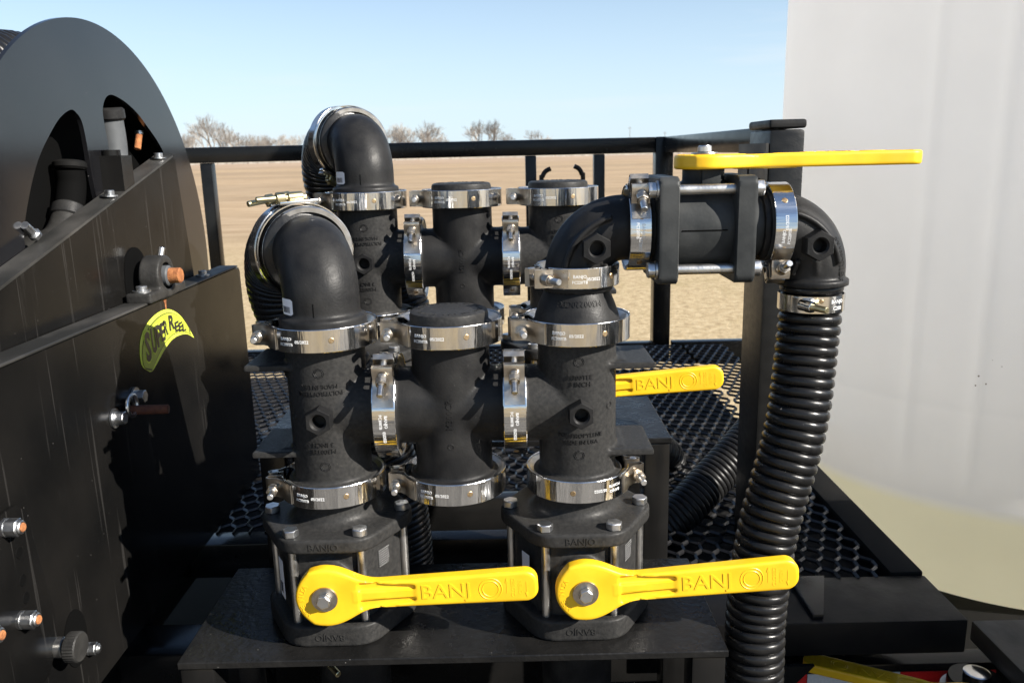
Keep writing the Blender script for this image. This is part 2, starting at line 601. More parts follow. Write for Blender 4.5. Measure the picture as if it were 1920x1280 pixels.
def text_bm(items, r=None):
    """items: (string, size, x, z, rot[, sx]); laid in local XZ facing -Y, bent round Z at radius r if given"""
    bm = bmesh.new()
    for it in items:
        s, size, x, z, rot = it[:5]
        ext = it[5] if len(it) > 5 else 0.0004
        outl = it[6] if len(it) > 6 else 0
        sx = it[7] if len(it) > 7 else 1.0
        me = text_mesh(s, size, ext, outl)
        b = bmesh.new()
        b.from_mesh(me)
        c, sn = math.cos(rot), math.sin(rot)
        for v in b.verts:
            p = v.co.copy()
            p.x *= sx
            px, pz = x + p.x * c - p.y * sn, z + p.x * sn + p.y * c
            if r:
                a = px / r
                v.co = Vector(((r + p.z) * math.sin(a), -(r + p.z) * math.cos(a), pz))
            else:
                v.co = Vector((px, -p.z, pz))
        join(bm, b)
        bpy.data.meshes.remove(me)
    return finish(bm, 'lettering', 30, False)

# ------------------------------------------------------------------ ground and sky edge
def ground_material():
    m, n, l, p = nodes_of('dry_field')
    t = n.new('ShaderNodeTexCoord')
    sep = n.new('ShaderNodeSeparateXYZ')
    l.new(t.outputs['Object'], sep.inputs[0])
    def noise(scale, det, st=(1, 1, 1), rough=0.6):
        mpn = n.new('ShaderNodeMapping'); mpn.inputs['Scale'].default_value = st
        l.new(t.outputs['Object'], mpn.inputs['Vector'])
        q = n.new('ShaderNodeTexNoise'); q.inputs['Scale'].default_value = scale; q.inputs['Detail'].default_value = det
        q.inputs['Roughness'].default_value = rough
        l.new(mpn.outputs['Vector'], q.inputs['Vector'])
        return q.outputs['Fac']
    def ramp(src, els):
        q = n.new('ShaderNodeValToRGB')
        while len(q.color_ramp.elements) < len(els):
            q.color_ramp.elements.new(0.5)
        for e, (pos, c) in zip(q.color_ramp.elements, els):
            e.position = pos; e.color = (*c, 1)
        l.new(src, q.inputs['Fac'])
        return q.outputs['Color']
    def mix(f, a, b, mode='MIX'):
        q = n.new('ShaderNodeMixRGB'); q.blend_type = mode
        if isinstance(f, float): q.inputs[0].default_value = f
        else: l.new(f, q.inputs[0])
        l.new(a, q.inputs[1]); l.new(b, q.inputs[2])
        return q.outputs['Color']
    grass = ramp(noise(9, 8, (1, 1, 1), 0.75), [(0.28, (0.19, 0.135, 0.072)), (0.5, (0.40, 0.31, 0.185)), (0.72, (0.56, 0.46, 0.30))])
    patch = ramp(noise(0.7, 5), [(0.52, (0, 0, 0)), (0.72, (0.55, 0.55, 0.55))])
    gcol = n.new('ShaderNodeRGB'); gcol.outputs[0].default_value = (0.235, 0.19, 0.085, 1)
    grass = mix(patch, grass, gcol.outputs[0])
    soil = ramp(noise(1.1, 9, (0.25, 1, 1), 0.7), [(0.3, (0.26, 0.185, 0.112)), (0.5, (0.37, 0.275, 0.178)), (0.7, (0.46, 0.35, 0.238))])
    big = ramp(noise(0.05, 4, (0.15, 1, 1)), [(0.35, (0.80, 0.80, 0.80)), (0.65, (1.1, 1.08, 1.04))])
    soil = mix(1.0, soil, big, 'MULTIPLY')
    # dry grass verge near the trailer, tilled field beyond, brown stubble strip at the far end
    edge = n.new('ShaderNodeMath'); edge.operation = 'MULTIPLY_ADD'; edge.inputs[1].default_value = 9; edge.inputs[2].default_value = -4.5
    l.new(noise(0.12, 3), edge.inputs[0])
    yy = n.new('ShaderNodeMath'); yy.operation = 'ADD'
    l.new(sep.outputs['Y'], yy.inputs[0]); l.new(edge.outputs[0], yy.inputs[1])
    mr = n.new('ShaderNodeMapRange'); mr.inputs['From Min'].default_value = 13; mr.inputs['From Max'].default_value = 24
    l.new(yy.outputs[0], mr.inputs['Value'])
    c = mix(mr.outputs['Result'], grass, soil)
    mr2 = n.new('ShaderNodeMapRange'); mr2.inputs['From Min'].default_value = 150; mr2.inputs['From Max'].default_value = 210
    l.new(yy.outputs[0], mr2.inputs['Value'])
    far = ramp(noise(0.25, 6, (0.3, 1, 1)), [(0.35, (0.30, 0.215, 0.15)), (0.65, (0.44, 0.33, 0.23))])
    c = mix(mr2.outputs['Result'], c, far)
    # grey gravel lane under the trailer
    mr3 = n.new('ShaderNodeMapRange'); mr3.inputs['From Min'].default_value = 4.6; mr3.inputs['From Max'].default_value = 4.2
    ab3 = n.new('ShaderNodeMath'); ab3.operation = 'ABSOLUTE'; sb3 = n.new('ShaderNodeMath'); sb3.operation = 'SUBTRACT'; sb3.inputs[1].default_value = -1.8
    l.new(sep.outputs['Y'], sb3.inputs[0]); l.new(sb3.outputs[0], ab3.inputs[0]); l.new(ab3.outputs[0], mr3.inputs['Value'])
    gv = ramp(noise(55, 4, (1, 1, 1), 0.7), [(0.35, (0.10, 0.09, 0.08)), (0.55, (0.25, 0.235, 0.21)), (0.7, (0.42, 0.40, 0.37))])
    gp = ramp(noise(0.9, 3), [(0.38, (0.42, 0.42, 0.43)), (0.62, (1.25, 1.24, 1.22))])
    gv = mix(1.0, gv, gp, 'MULTIPLY')
    c = mix(mr3.outputs['Result'], c, gv)
    l.new(c, p.inputs['Base Color'])
    p.inputs['Roughness'].default_value = 0.95
    p.inputs['Specular IOR Level'].default_value = 0.1
    b = n.new('ShaderNodeBump'); b.inputs['Strength'].default_value = 0.45; b.inputs['Distance'].default_value = 0.03
    l.new(noise(14, 7), b.inputs['Height'])
    l.new(b.outputs['Normal'], p.inputs['Normal'])
    return m

bm = bmesh.new()
xs = [-3000, -400, -60, -12, -4, 0, 4, 12, 60, 400, 3000]
ys = [-200, -20, -4, 0, 2, 5, 10, 20, 40, 80, 160, 320, 700, 1500, 4000]
gvv = [[bm.verts.new((x, y, 0)) for x in xs] for y in ys]
for a, b in zip(gvv, gvv[1:]):
    for i in range(len(xs) - 1):
        bm.faces.new((a[i], a[i + 1], b[i + 1], b[i]))
ob('ground', bm, None, ground_material(), kind='structure')

# ------------------------------------------------------------------ trailer frame, rails, expanded metal floor
ZD = 1.372
tr = thing('equipment_trailer', 'black steel flatbed trailer frame with welded top rails and open mesh floor', 'trailer', T(0, 2.0, 0))
def trp(name, bm, m=frame_paint, **k):
    if isinstance(bm, bmesh.types.BMesh):
        bmesh.ops.translate(bm, verts=bm.verts, vec=(0, -2.0, 0))
    return ob(name, bm, tr, m, **k)
trp('top_rail', box((-2.6, 2.70, 1.987), (0.470, 2.75, 2.036), 0.004))
trp('top_rail', box((0.497, 1.66, 1.987), (0.545, 2.698, 2.036), 0.004))
trp('corner_post', box((0.4718, 2.70, 1.30), (0.5288, 2.757, 2.0365), 0.004))
for x0, x1 in ((-0.985, -0.948), (0.0555, 0.091), (0.275, 0.3105), (-2.0, -1.96)):
    trp('rail_post', box((x0, 2.706, 1.378), (x1, 2.744, 1.9865), 0.003))
trp('rail_post', box((0.502, 1.70, 1.378), (0.54, 1.74, 1.9865), 0.003))
# the tall tube post beside the tank, its plastic cap and slotted strap
pp = trp('tank_post', box((0.3690, 1.195, 1.20), (0.4190, 1.297, 2.022), 0.005), post_paint)
cb = box((0.3675, 1.1935, 2.0235), (0.4205, 1.2985, 2.036), 0.005, 3)
bmesh.ops.translate(cb, verts=cb.verts, vec=(0, -2.0, 0))
ob('plastic_cap', cb, pp, poly)
def slotted_strap():
    b = bmesh.new()
    # strap in local YZ, slots left open: built as a grid with holes
    ys_ = [1.190, 1.212, 1.222, 1.268, 1.278, 1.330]
    zs_ = [1.900, 1.925, 1.955, 1.972, 1.990, 2.004]
    for i in range(5):
        for j in range(5):
            if (i == 1 and j == 1) or (i == 3 and j == 2):
                continue
            add_box(b, (0.3625, ys_[i], zs_[j]), (0.3665, ys_[i + 1], zs_[j + 1]))
    bmesh.ops.remove_doubles(b, verts=b.verts, dist=1e-5)
    return b
sb = slotted_strap()
bmesh.ops.translate(sb, verts=sb.verts, vec=(0, -2.0, 0))
ob('slotted_strap', sb, pp, paint_dusty)
# bent latch pins on the rear rail
for x, zt, arm in ((0.1045, 1.925, (0.030, 0.021)), (0.2360, 1.930, (-0.028, 0.022))):
    p = [Vector((x, 2.66, 1.60)), Vector((x, 2.66, zt - 0.03)), Vector((x + arm[0] * 0.12, 2.66, zt - 0.004)), Vector((x + arm[0] * 0.45, 2.66, zt + arm[1] * 0.6)), Vector((x + arm[0], 2.66, zt + arm[1]))]
    b = bmesh.new()
    add_sweep(b, catmull(p, 8), 0.0075, 12)
    pin = trp('latch_pin', b, frame_paint)
    b = bmesh.new()
    add_box(b, (min(x, x + 0.045) - 0.016, 2.652, zt - 0.060), (max(x, x + 0.045) + 0.006, 2.703, zt - 0.054))
    bmesh.ops.translate(b, verts=b.verts, vec=(0, -2.0, 0))
    ob('pin_bracket', b, pin, frame_paint)
# floor frame
trp('floor_rail', box((-2.6, 2.66, 1.30), (0.4700, 2.699, 1.3755), 0.003))
trp('floor_rail', box((0.5305, 2.66, 1.30), (0.80, 2.699, 1.3755), 0.003))
trp('floor_rail', box((0.557, 1.1235, 1.30), (0.606, 1.74, 1.3765), 0.003), dark_steel)
trp('floor_rail', box((-0.60, 1.1235, 1.30), (-0.552, 2.655, 1.367), 0.003))
trp('front_beam', box((0.222, 1.00, 1.322), (0.607, 1.1215, 1.372), 0.003), beam_paint)
trp('front_beam', box((-0.60, 1.04, 1.26), (0.221, 1.12, 1.32), 0.003))
trp('cross_member', box((-0.551, 1.62, 1.25), (0.556, 1.68, 1.318), 0.003))
trp('cross_member', box((-0.551, 2.15, 1.25), (0.556, 2.21, 1.318), 0.003))
trp('tank_cradle_beam', box((0.680, 0.62, 1.268), (0.790, 1.113, 1.300), 0.003), paint_dusty)
trp('tank_cradle_beam', box((0.612, 1.195, 0.72), (1.95, 1.275, 0.80), 0.004))
trp('tank_cradle_beam', box((0.69, 2.7, 0.75), (1.95, 2.78, 0.83), 0.004))
trp('lower_rail', box((-1.2, 0.92, 1.05), (1.6, 1.00, 1.12), 0.003))
b = bmesh.new()
add_prism(b, [(0.245, 1.3215), (0.395, 1.3215), (0.33, 1.25), (0.285, 1.215), (0.245, 1.215)], 0, 0.006, 0, frame((0, 0.985, 0), (1, 0, 0), (0, 0, 1), (0, -1, 0)))
trp('gusset_plate', b)
b = bmesh.new()
add_prism(b, [(0.40, 1.115), (0.455, 1.115), (0.415, 1.01), (0.40, 1.01)], 0, 0.006, 0.001, frame((0, 0, 1.3725), (1, 0, 0), (0, 1, 0), (0, 0, 1)))
trp('post_gusset', b)
trp('skid_plate', box((-0.55, 0.70, 1.16), (-0.37, 1.03, 1.175), 0.002), paint_plate)
trp('side_rail', box((-0.62, 0.3, 1.28), (-0.565, 1.60, 1.36), 0.003))
trp('lower_deck', box((-1.6, 0.30, 0.985), (2.2, 2.45, 1.0), 0.002), dark_steel)
trp('wheel_guard', box((0.45, 0.9, 0.62), (1.9, 0.93, 1.02), 0.003))
tb_ = trp('tape_rail', box((0.245, 1.104, 1.13), (1.30, 1.14, 1.235), 0.003))
for x0, x1, m_ in ((0.30, 0.4345, red_tape), (0.4345, 0.575, white_tape), (0.575, 0.72, red_tape)):
    q_ = box((x0 + 0.0005, 1.1025, 1.168), (x1 - 0.0005, 1.1038, 1.222))
    bmesh.ops.translate(q_, verts=q_.verts, vec=(0, -2.0, 0))
    ob('reflective_tape', q_, tb_, m_)
trp('shade_tray', box((-1.60, 1.335, 1.322), (0.555, 2.45, 1.338), 0.002), dark_steel)  # dark sheet below the mesh, widened to stand in for the trailer's shadow
trp('shade_tray', box((0.23, 1.13, 1.322), (0.555, 1.332, 1.338), 0.002), dark_steel)
trp('side_shelf', box((-0.40, 0.950, 1.395), (-0.22, 1.07, 1.405), 0.001, 1), paint_plate)
trp('cross_member', box((-0.551, 1.275, 1.31), (0.21, 1.325, 1.371), 0.003))
def expanded_metal(x0, x1, y0, y1, sw=0.0280, lw=0.066, z=ZD, wd=0.0037, th=0.003):
    b = bmesh.new()
    nx = int((x1 - x0) / sw); ny = int((y1 - y0) / (lw / 2))
    def bond(p, q):
        d = Vector((q[0] - p[0], q[1] - p[1], 0)); d.normalize()
        s = Vector((-d.y, d.x, 0)) * (wd / 2)
        t = Vector((0, 0, th / 2))
        # strand leans like pulled metal
        lean = Vector((0, 0, 0.0013)) * (1 if q[0] > p[0] else -1)
        vs = [b.verts.new(Vector(c) + s * a + t * e + lean * a) for c in (p, q) for a, e in ((-1, -1), (1, -1), (1, 1), (-1, 1))]
        for i in range(4):
            b.faces.new((vs[i], vs[(i + 1) % 4], vs[4 + (i + 1) % 4], vs[4 + i]))
    kn = lw * 0.14
    for j in range(ny):
        for i in range(nx + 1):
            x = x0 + sw * (i + (0.5 if j % 2 else 0)); y = y0 + j * lw / 2
            if x > x1: continue
            # knuckle, then two strands to the next row
            bond((x, y - kn, z), (x, y + kn, z))
            for sx in (-0.5, 0.5):
                if x0 - 0.001 <= x + sx * sw <= x1 + 0.001:
                    bond((x, y + kn, z + 0.0005), (x + sx * sw, y + lw / 2 - kn, z - 0.0005))
    return b
b = expanded_metal(-2.0, 0.226, 1.326, 2.655)
q_ = expanded_metal(0.226, 0.556, 1.125, 2.655)
join(b, q_)
join(b, expanded_metal(0.562, 0.690, 1.745, 2.655))
bmesh.ops.translate(b, verts=b.verts, vec=(0, -2.0, 0))
ob('expanded_metal_floor', finish(b, 'expanded_metal', 40, False), tr, mesh_paint)

# ------------------------------------------------------------------ tank
TH_H = 0.75
TC = (1.7338 * TH_H, 2.782 * TH_H)
TR = 0.7956 * TH_H
ZS = HZ - TH_H
def tank_material():
    m, n, l, p = nodes_of('translucent_white_polyethylene')
    t = n.new('ShaderNodeTexCoord')
    sep = n.new('ShaderNodeSeparateXYZ')
    l.new(t.outputs['Object'], sep.inputs[0])
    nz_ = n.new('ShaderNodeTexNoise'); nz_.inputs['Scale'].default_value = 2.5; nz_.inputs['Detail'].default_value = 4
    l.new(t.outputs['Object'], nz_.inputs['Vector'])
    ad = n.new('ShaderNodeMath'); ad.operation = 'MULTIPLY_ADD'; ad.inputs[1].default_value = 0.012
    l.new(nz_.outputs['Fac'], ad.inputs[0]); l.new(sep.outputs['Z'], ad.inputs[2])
    mr = n.new('ShaderNodeMapRange')          # wall colour turns yellowish below the shoulder
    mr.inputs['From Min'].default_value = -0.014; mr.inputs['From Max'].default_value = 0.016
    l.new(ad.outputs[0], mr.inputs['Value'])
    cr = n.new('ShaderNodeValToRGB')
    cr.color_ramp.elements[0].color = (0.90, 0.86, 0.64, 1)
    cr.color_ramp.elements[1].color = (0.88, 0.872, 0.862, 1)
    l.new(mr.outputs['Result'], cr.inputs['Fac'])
    mot = n.new('ShaderNodeTexNoise'); mot.inputs['Scale'].default_value = 5; mot.inputs['Detail'].default_value = 6
    l.new(t.outputs['Object'], mot.inputs['Vector'])
    mr2 = n.new('ShaderNodeMapRange'); mr2.inputs['To Min'].default_value = 0.93; mr2.inputs['To Max'].default_value = 1.04
    l.new(mot.outputs['Fac'], mr2.inputs['Value'])
    mu = n.new('ShaderNodeMixRGB'); mu.blend_type = 'MULTIPLY'; mu.inputs[0].default_value = 1
    l.new(cr.outputs['Color'], mu.inputs[1]); l.new(mr2.outputs['Result'], mu.inputs[2])
    # specks of dirt clustered on the shoulder
    vo = n.new('ShaderNodeTexVoronoi'); vo.inputs['Scale'].default_value = 95
    l.new(t.outputs['Object'], vo.inputs['Vector'])
    lt = n.new('ShaderNodeMath'); lt.operation = 'LESS_THAN'; lt.inputs[1].default_value = 0.16
    l.new(vo.outputs['Distance'], lt.inputs[0])
    n3 = n.new('ShaderNodeTexNoise'); n3.inputs['Scale'].default_value = 7
    l.new(t.outputs['Object'], n3.inputs['Vector'])
    gt = n.new('ShaderNodeMath'); gt.operation = 'GREATER_THAN'; gt.inputs[1].default_value = 0.70
    l.new(n3.outputs['Fac'], gt.inputs[0])
    ml = n.new('ShaderNodeMath'); ml.operation = 'MULTIPLY'
    l.new(lt.outputs[0], ml.inputs[0]); l.new(gt.outputs[0], ml.inputs[1])
    md = n.new('ShaderNodeMixRGB'); md.inputs[2].default_value = (0.12, 0.08, 0.05, 1)
    l.new(ml.outputs[0], md.inputs[0]); l.new(mu.outputs['Color'], md.inputs[1])
    l.new(md.outputs['Color'], p.inputs['Base Color'])
    p.inputs['Roughness'].default_value = 0.42
    p.inputs['Specular IOR Level'].default_value = 0.35
    tl = n.new('ShaderNodeBsdfTranslucent')
    l.new(md.outputs['Color'], tl.inputs['Color'])
    ms = n.new('ShaderNodeMixShader'); ms.inputs[0].default_value = 0.65
    l.new(p.outputs['BSDF'], ms.inputs[1]); l.new(tl.outputs['BSDF'], ms.inputs[2])
    l.new(ms.outputs['Shader'], n['Material Output'].inputs['Surface'])
    return m
tank = thing('storage_tank', 'large upright white plastic tank with a yellowish rounded bottom', 'tank', T(TC[0], TC[1], ZS))
# rib azimuths from the picture: rays with slope .499 and .5845
def ray_az(t):
    a = 1 + t * t; bq = -2 * (t * TC[0] + TC[1]); c = TC[0] ** 2 + TC[1] ** 2 - TR ** 2
    y = (-bq - math.sqrt(bq * bq - 4 * a * c)) / (2 * a)
    return math.atan2(y - TC[1], t * y - TC[0])
a_1, a_2 = ray_az(0.499), ray_az(0.5845)
dA = (a_2 - a_1)
NT = 360
bm = bmesh.new()
prof = [(TR * math.cos(q), -0.46 * math.sin(q)) for q in np.linspace(PI / 2, 0, 30)][1:]
prof[-1] = (TR, -0.0)
zs = [0.012, 0.03, 0.07, 0.12, 0.18, 0.195, 0.203, 0.21, 0.217, 0.225, 0.24, 0.35, 0.6, 0.9, 1.2, 1.5, 1.75]
prof += [(TR, z) for z in zs]
prof += [(TR * math.cos(q), 1.75 + 0.2 * math.sin(q)) for q in np.linspace(0.2, PI / 2 - 0.15, 8)]
rows = []
bot = bm.verts.new((0, 0, -0.46))
for r, z in prof:
    row = []
    for i in range(NT):
        a = -PI + 2 * PI * i / NT
        bump = 0
        if z > 0.03 and z < 1.75:
            k = ((a - a_1) / dA) % 1.0
            k = min(k, 1 - k) * abs(dA) * TR
            idx_ = ((a - a_1) / dA) % (2 * PI / abs(dA))
            bump = 0 if idx_ > 9.4 and idx_ < 2 * PI / abs(dA) - 0.4 else 0.0034 * math.exp(-(k / 0.011) ** 2) * min(1, (z - 0.03) / 0.06)
        sh = 0.004 * math.exp(-((z - 0.0) / 0.02) ** 2)
        rr = r + bump + sh + 0.0014 * math.exp(-((z - 0.21) / 0.011) ** 2)
        row.append(bm.verts.new((rr * math.cos(a), rr * math.sin(a), z)))
    rows.append(row)
for i in range(NT):
    bm.faces.new((bot, rows[0][(i + 1) % NT], rows[0][i]))
for a, b in zip(rows, rows[1:]):
    for i in range(NT):
        bm.faces.new((a[i], a[(i + 1) % NT], b[(i + 1) % NT], b[i]))
top = bm.verts.new((0, 0, 1.96))
for i in range(NT):
    bm.faces.new((rows[-1][i], rows[-1][(i + 1) % NT], top))
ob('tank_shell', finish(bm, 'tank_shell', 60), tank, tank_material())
ob('fill_lid', lathe([(0, 1.93), (0.21, 1.93), (0.21, 2.0), (0.19, 2.02), (0, 2.03)], 48), tank, poly)

# ------------------------------------------------------------------ unseen lidded box, added to shade the lower right deck
blocker = thing('shade_box', 'black lidded box added out of view to shade the deck beside the tank', 'blocker', T(1.16, 0.66, 1.0))
ob('shade_box_body', box((-0.25, -0.40, 0.001), (0.27, 0.42, 0.70), 0.006), blocker, frame_paint)
ob('shade_box_lid', box((-0.26, -0.41, 0.702), (0.28, 0.43, 0.745), 0.008), blocker, frame_paint)
ob('lid_handle', box((-0.265, -0.06, 0.66), (-0.2502, 0.06, 0.68), 0.003), blocker, zinc)

# ------------------------------------------------------------------ manifold stands
def stand(label, mw):
    s = thing('manifold_stand', label, 'stand', mw)
    ob('top_plate', box((-0.362, -0.100, -0.008), (0.2215, 0.105, 0.0), 0.001, 1), s, paint_plate)
    for x0 in (-0.3605, 0.1835):
        for y0 in (-0.098, 0.063):
            ob('leg', box((x0, y0, -0.42), (x0 + 0.036, y0 + 0.04, -0.0085), 0.003), s, frame_paint)
    ob('brace', box((-0.322, -0.045, -0.16), (0.181, -0.015, -0.11), 0.002), s, frame_paint)
    return s
YF = 0.877
DR = Vector((0, 0.323, 0.122))             # the rear manifold sits this much behind and above
st1 = stand('low black plate stand carrying the front pair of valves, sun glinting on its edge', T(0, YF, 1.4820))
st2 = copy_tree(st1, 'raised black plate stand behind, under the rear row of fittings', T(0, YF + DR.y, 1.4820 + DR.z))

# ------------------------------------------------------------------ moulded fittings (meshes)
CR = 0.0425
def f_tee(P):
    d = s_cyl(P, (0, 0, 0), 2, CR, -0.0845, 0.0845)
    d = smin(d, s_cyl(P, (0, 0, 0), 0, 0.0415, -0.066, 0.0), 0.0022)
    for z in (0.0455, -0.0515):
        d = smin(d, s_box(P, (0.055, 0.012, z), (0.026, 0.042, 0.0032), 0.0015), 0.004)
        d = smin(d, s_box(P, (0.02, 0.012, z), (0.03, 0.03, 0.0032), 0.0015), 0.004)
    for z in (0.0805, -0.0805):
        d = smin(d, s_cyl(P, (0, 0, 0), 2, 0.0495, z - 0.004, z + 0.004, 0.002), 0.005)
    d = smin(d, s_cyl(P, (0, 0, 0), 0, 0.0495, -0.0665, -0.0585, 0.002), 0.005)
    return d
def f_cross(P):
    d = s_cyl(P, (0, 0, 0), 2, CR, -0.0845, 0.0845)
    d = smin(d, s_cyl(P, (0, 0, 0), 0, 0.0422, -0.066, 0.066), 0.0026)
    for z in (0.0805, -0.0805):
        d = smin(d, s_cyl(P, (0, 0, 0), 2, 0.0495, z - 0.004, z + 0.004, 0.002), 0.005)
    for x in (0.0625, -0.0625):
        d = smin(d, s_cyl(P, (0, 0, 0), 0, 0.0495, x - 0.004, x + 0.004, 0.002), 0.005)
    return d
tee_me = net(f_tee, (-0.074, -0.056, -0.091), (0.088, 0.062, 0.091), 0.0022, 'tee_body')
cross_me = net(f_cross, (-0.074, -0.056, -0.091), (0.074, 0.056, 0.091), 0.0022, 'cross_body')

def hex_boss(r0_=0.036, r1_=0.0585, af=0.0255, bore=0.0072):
    """hexagonal threaded boss along -Y with an open bore"""
    b = bmesh.new()
    mw = frame((0, 0, 0), (1, 0, 0), (0, 0, 1), (0, -1, 0))
    H = [Vector((af / 1.732 * math.cos(PI / 6 + PI / 3 * i), af / 1.732 * math.sin(PI / 6 + PI / 3 * i), 0)) for i in range(6)]
    n = 24
    def hexring(s, z):
        out = []
        for i in range(n):
            k = i * 6 / n
            a, f = H[int(k) % 6], H[(int(k) + 1) % 6]
            p = a.lerp(f, k - int(k)) * s
            out.append(b.verts.new((p.x, p.y, z)))
        return out
    def circ(r, z):
        off = PI / 6
        return [b.verts.new((r * math.cos(off + 2 * PI * i / n), r * math.sin(off + 2 * PI * i / n), z)) for i in range(n)]
    rings = [hexring(1, r0_), hexring(1, r1_ - 0.0012), hexring(0.95, r1_), circ(bore + 0.0018, r1_), circ(bore, r1_ - 0.002), circ(bore, r1_ - 0.018)]
    for a, c in zip(rings, rings[1:]):
        for i in range(n):
            b.faces.new((a[i], a[(i + 1) % n], c[(i + 1) % n], c[i]))
    b.faces.new(rings[-1])
    bmesh.ops.transform(b, matrix=mw, verts=b.verts)
    return finish(b, 'hex_boss', 25)
hex_me = hex_boss()
RT = CR + 0.0002
tee_text = text_bm([('M300TEE', 0.0070, 0, 0.0375, 0, 0.0006), ('3 INCH', 0.0070, 0, 0.0300, 0, 0.0006),
                    ('POLYPROPYLENE', 0.0064, 0.0, -0.0265, 0, 0.0006), ('MADE IN USA', 0.0064, 0, -0.0340, 0, 0.0006),
                    ('O', 0.015, -0.001, 0.054, 0, 0.0003, 0.00035), ('O', 0.015, -0.001, -0.049, 0, 0.0003, 0.00035), ('O', 0.012, 0.036, 0.002, 0, 0.0003, 0.0003)], RT)
cross_text = text_bm([('M300CR', 0.0095, 0.0, 0.0, PI / 2, 0.0006), ('O', 0.008, -0.012, 0.0, 0, 0.0003, 0.0003), ('O', 0.009, 0.0, -0.036, 0, 0.0003, 0.0003)], RT)

def make_tee(label, mw):
    t = thing('tee_fitting', label, 'pipe fitting', mw, )
    ob('tee_body', tee_me, t, polyd)
    ob('hex_boss', hex_me, t, poly)
    ob('raised_lettering', tee_text, t, poly, kind='stuff')
    return t
def make_cross(label, mw):
    t = thing('cross_fitting', label, 'pipe fitting', mw)
    ob('cross_body', cross_me, t, poly)
    ob('raised_lettering', cross_text, t, poly, kind='stuff')
    return t
XL, XM, XR = -0.2035, -0.0675, 0.0705
ZC = 1.7308
FLIP = Matrix.Rotation(PI, 4, 'Y')
tee_r = make_tee('front right black tee pipe with mounting lugs below the cone reducer', T(XR, YF, ZC))
tee_l = copy_tree(tee_r, 'front left black tee pipe with upside-down lettering below the tall elbow', T(XL, YF, ZC) @ FLIP)
cross_f = make_cross('front middle black cross pipe joining the two front tees', T(XM, YF, ZC))
tee_rr = copy_tree(tee_r, 'rear right black tee pipe under a flat cap, partly behind the ribbed elbow', T(XR, YF + DR.y, ZC + DR.z))
tee_rl = copy_tree(tee_r, 'rear left black tee pipe under the rear elbow', T(XL, YF + DR.y, ZC + DR.z) @ FLIP)
cross_r = copy_tree(cross_f, 'rear middle black cross pipe seen against the tan field', T(XM, YF + DR.y, ZC + DR.z))

# caps
def circle_text(s, size, r):
    b = bmesh.new()
    n = len(s)
    for i, ch in enumerate(s):
        if ch == ' ': continue
        me = text_mesh(ch, size, 0.0003)
        q = bmesh.new(); q.from_mesh(me); bpy.data.meshes.remove(me)
        a = PI * 0.95 - 2 * PI * i / n * 0.94
        join(b, q, Matrix.Rotation(a - PI / 2, 4, 'Z') @ T(0, r, 0))
    return finish(b, 'lettering', 30, False)
cap_txt = circle_text('MADE IN USA BANJO  MADE IN USA BANJO ', 0.0075, 0.0335)
def make_cap(label, mw):
    c = thing('end_cap', label, 'pipe cap', mw)
    ob('cap_disc', lathe([(0, -0.004), (0.0495, -0.004), (0.0495, 0.003), (0.0445, 0.005), (0.0425, 0.008), (0.0425, 0.0150), (0.0415, 0.0180), (0.0385, 0.0195), (0, 0.0195)], 64), c, polyd)
    ob('raised_lettering', cap_txt, c, polyd, mw=T(0, 0, 0.0196))
    return c
ZT, ZB = ZC + 0.0855, ZC - 0.0855           # clamp planes
cap_f = make_cap('round black cap on top of the front middle cross pipe', T(XM, YF, ZT + 0.001))
cap_r1 = copy_tree(cap_f, 'round black cap on top of the rear middle cross pipe', T(XM, YF + DR.y, ZT + DR.z + 0.001))
cap_r2 = copy_tree(cap_f, 'round black cap on the rear right column in front of the bent rods', T(XR, YF + DR.y, ZT + DR.z + 0.001))

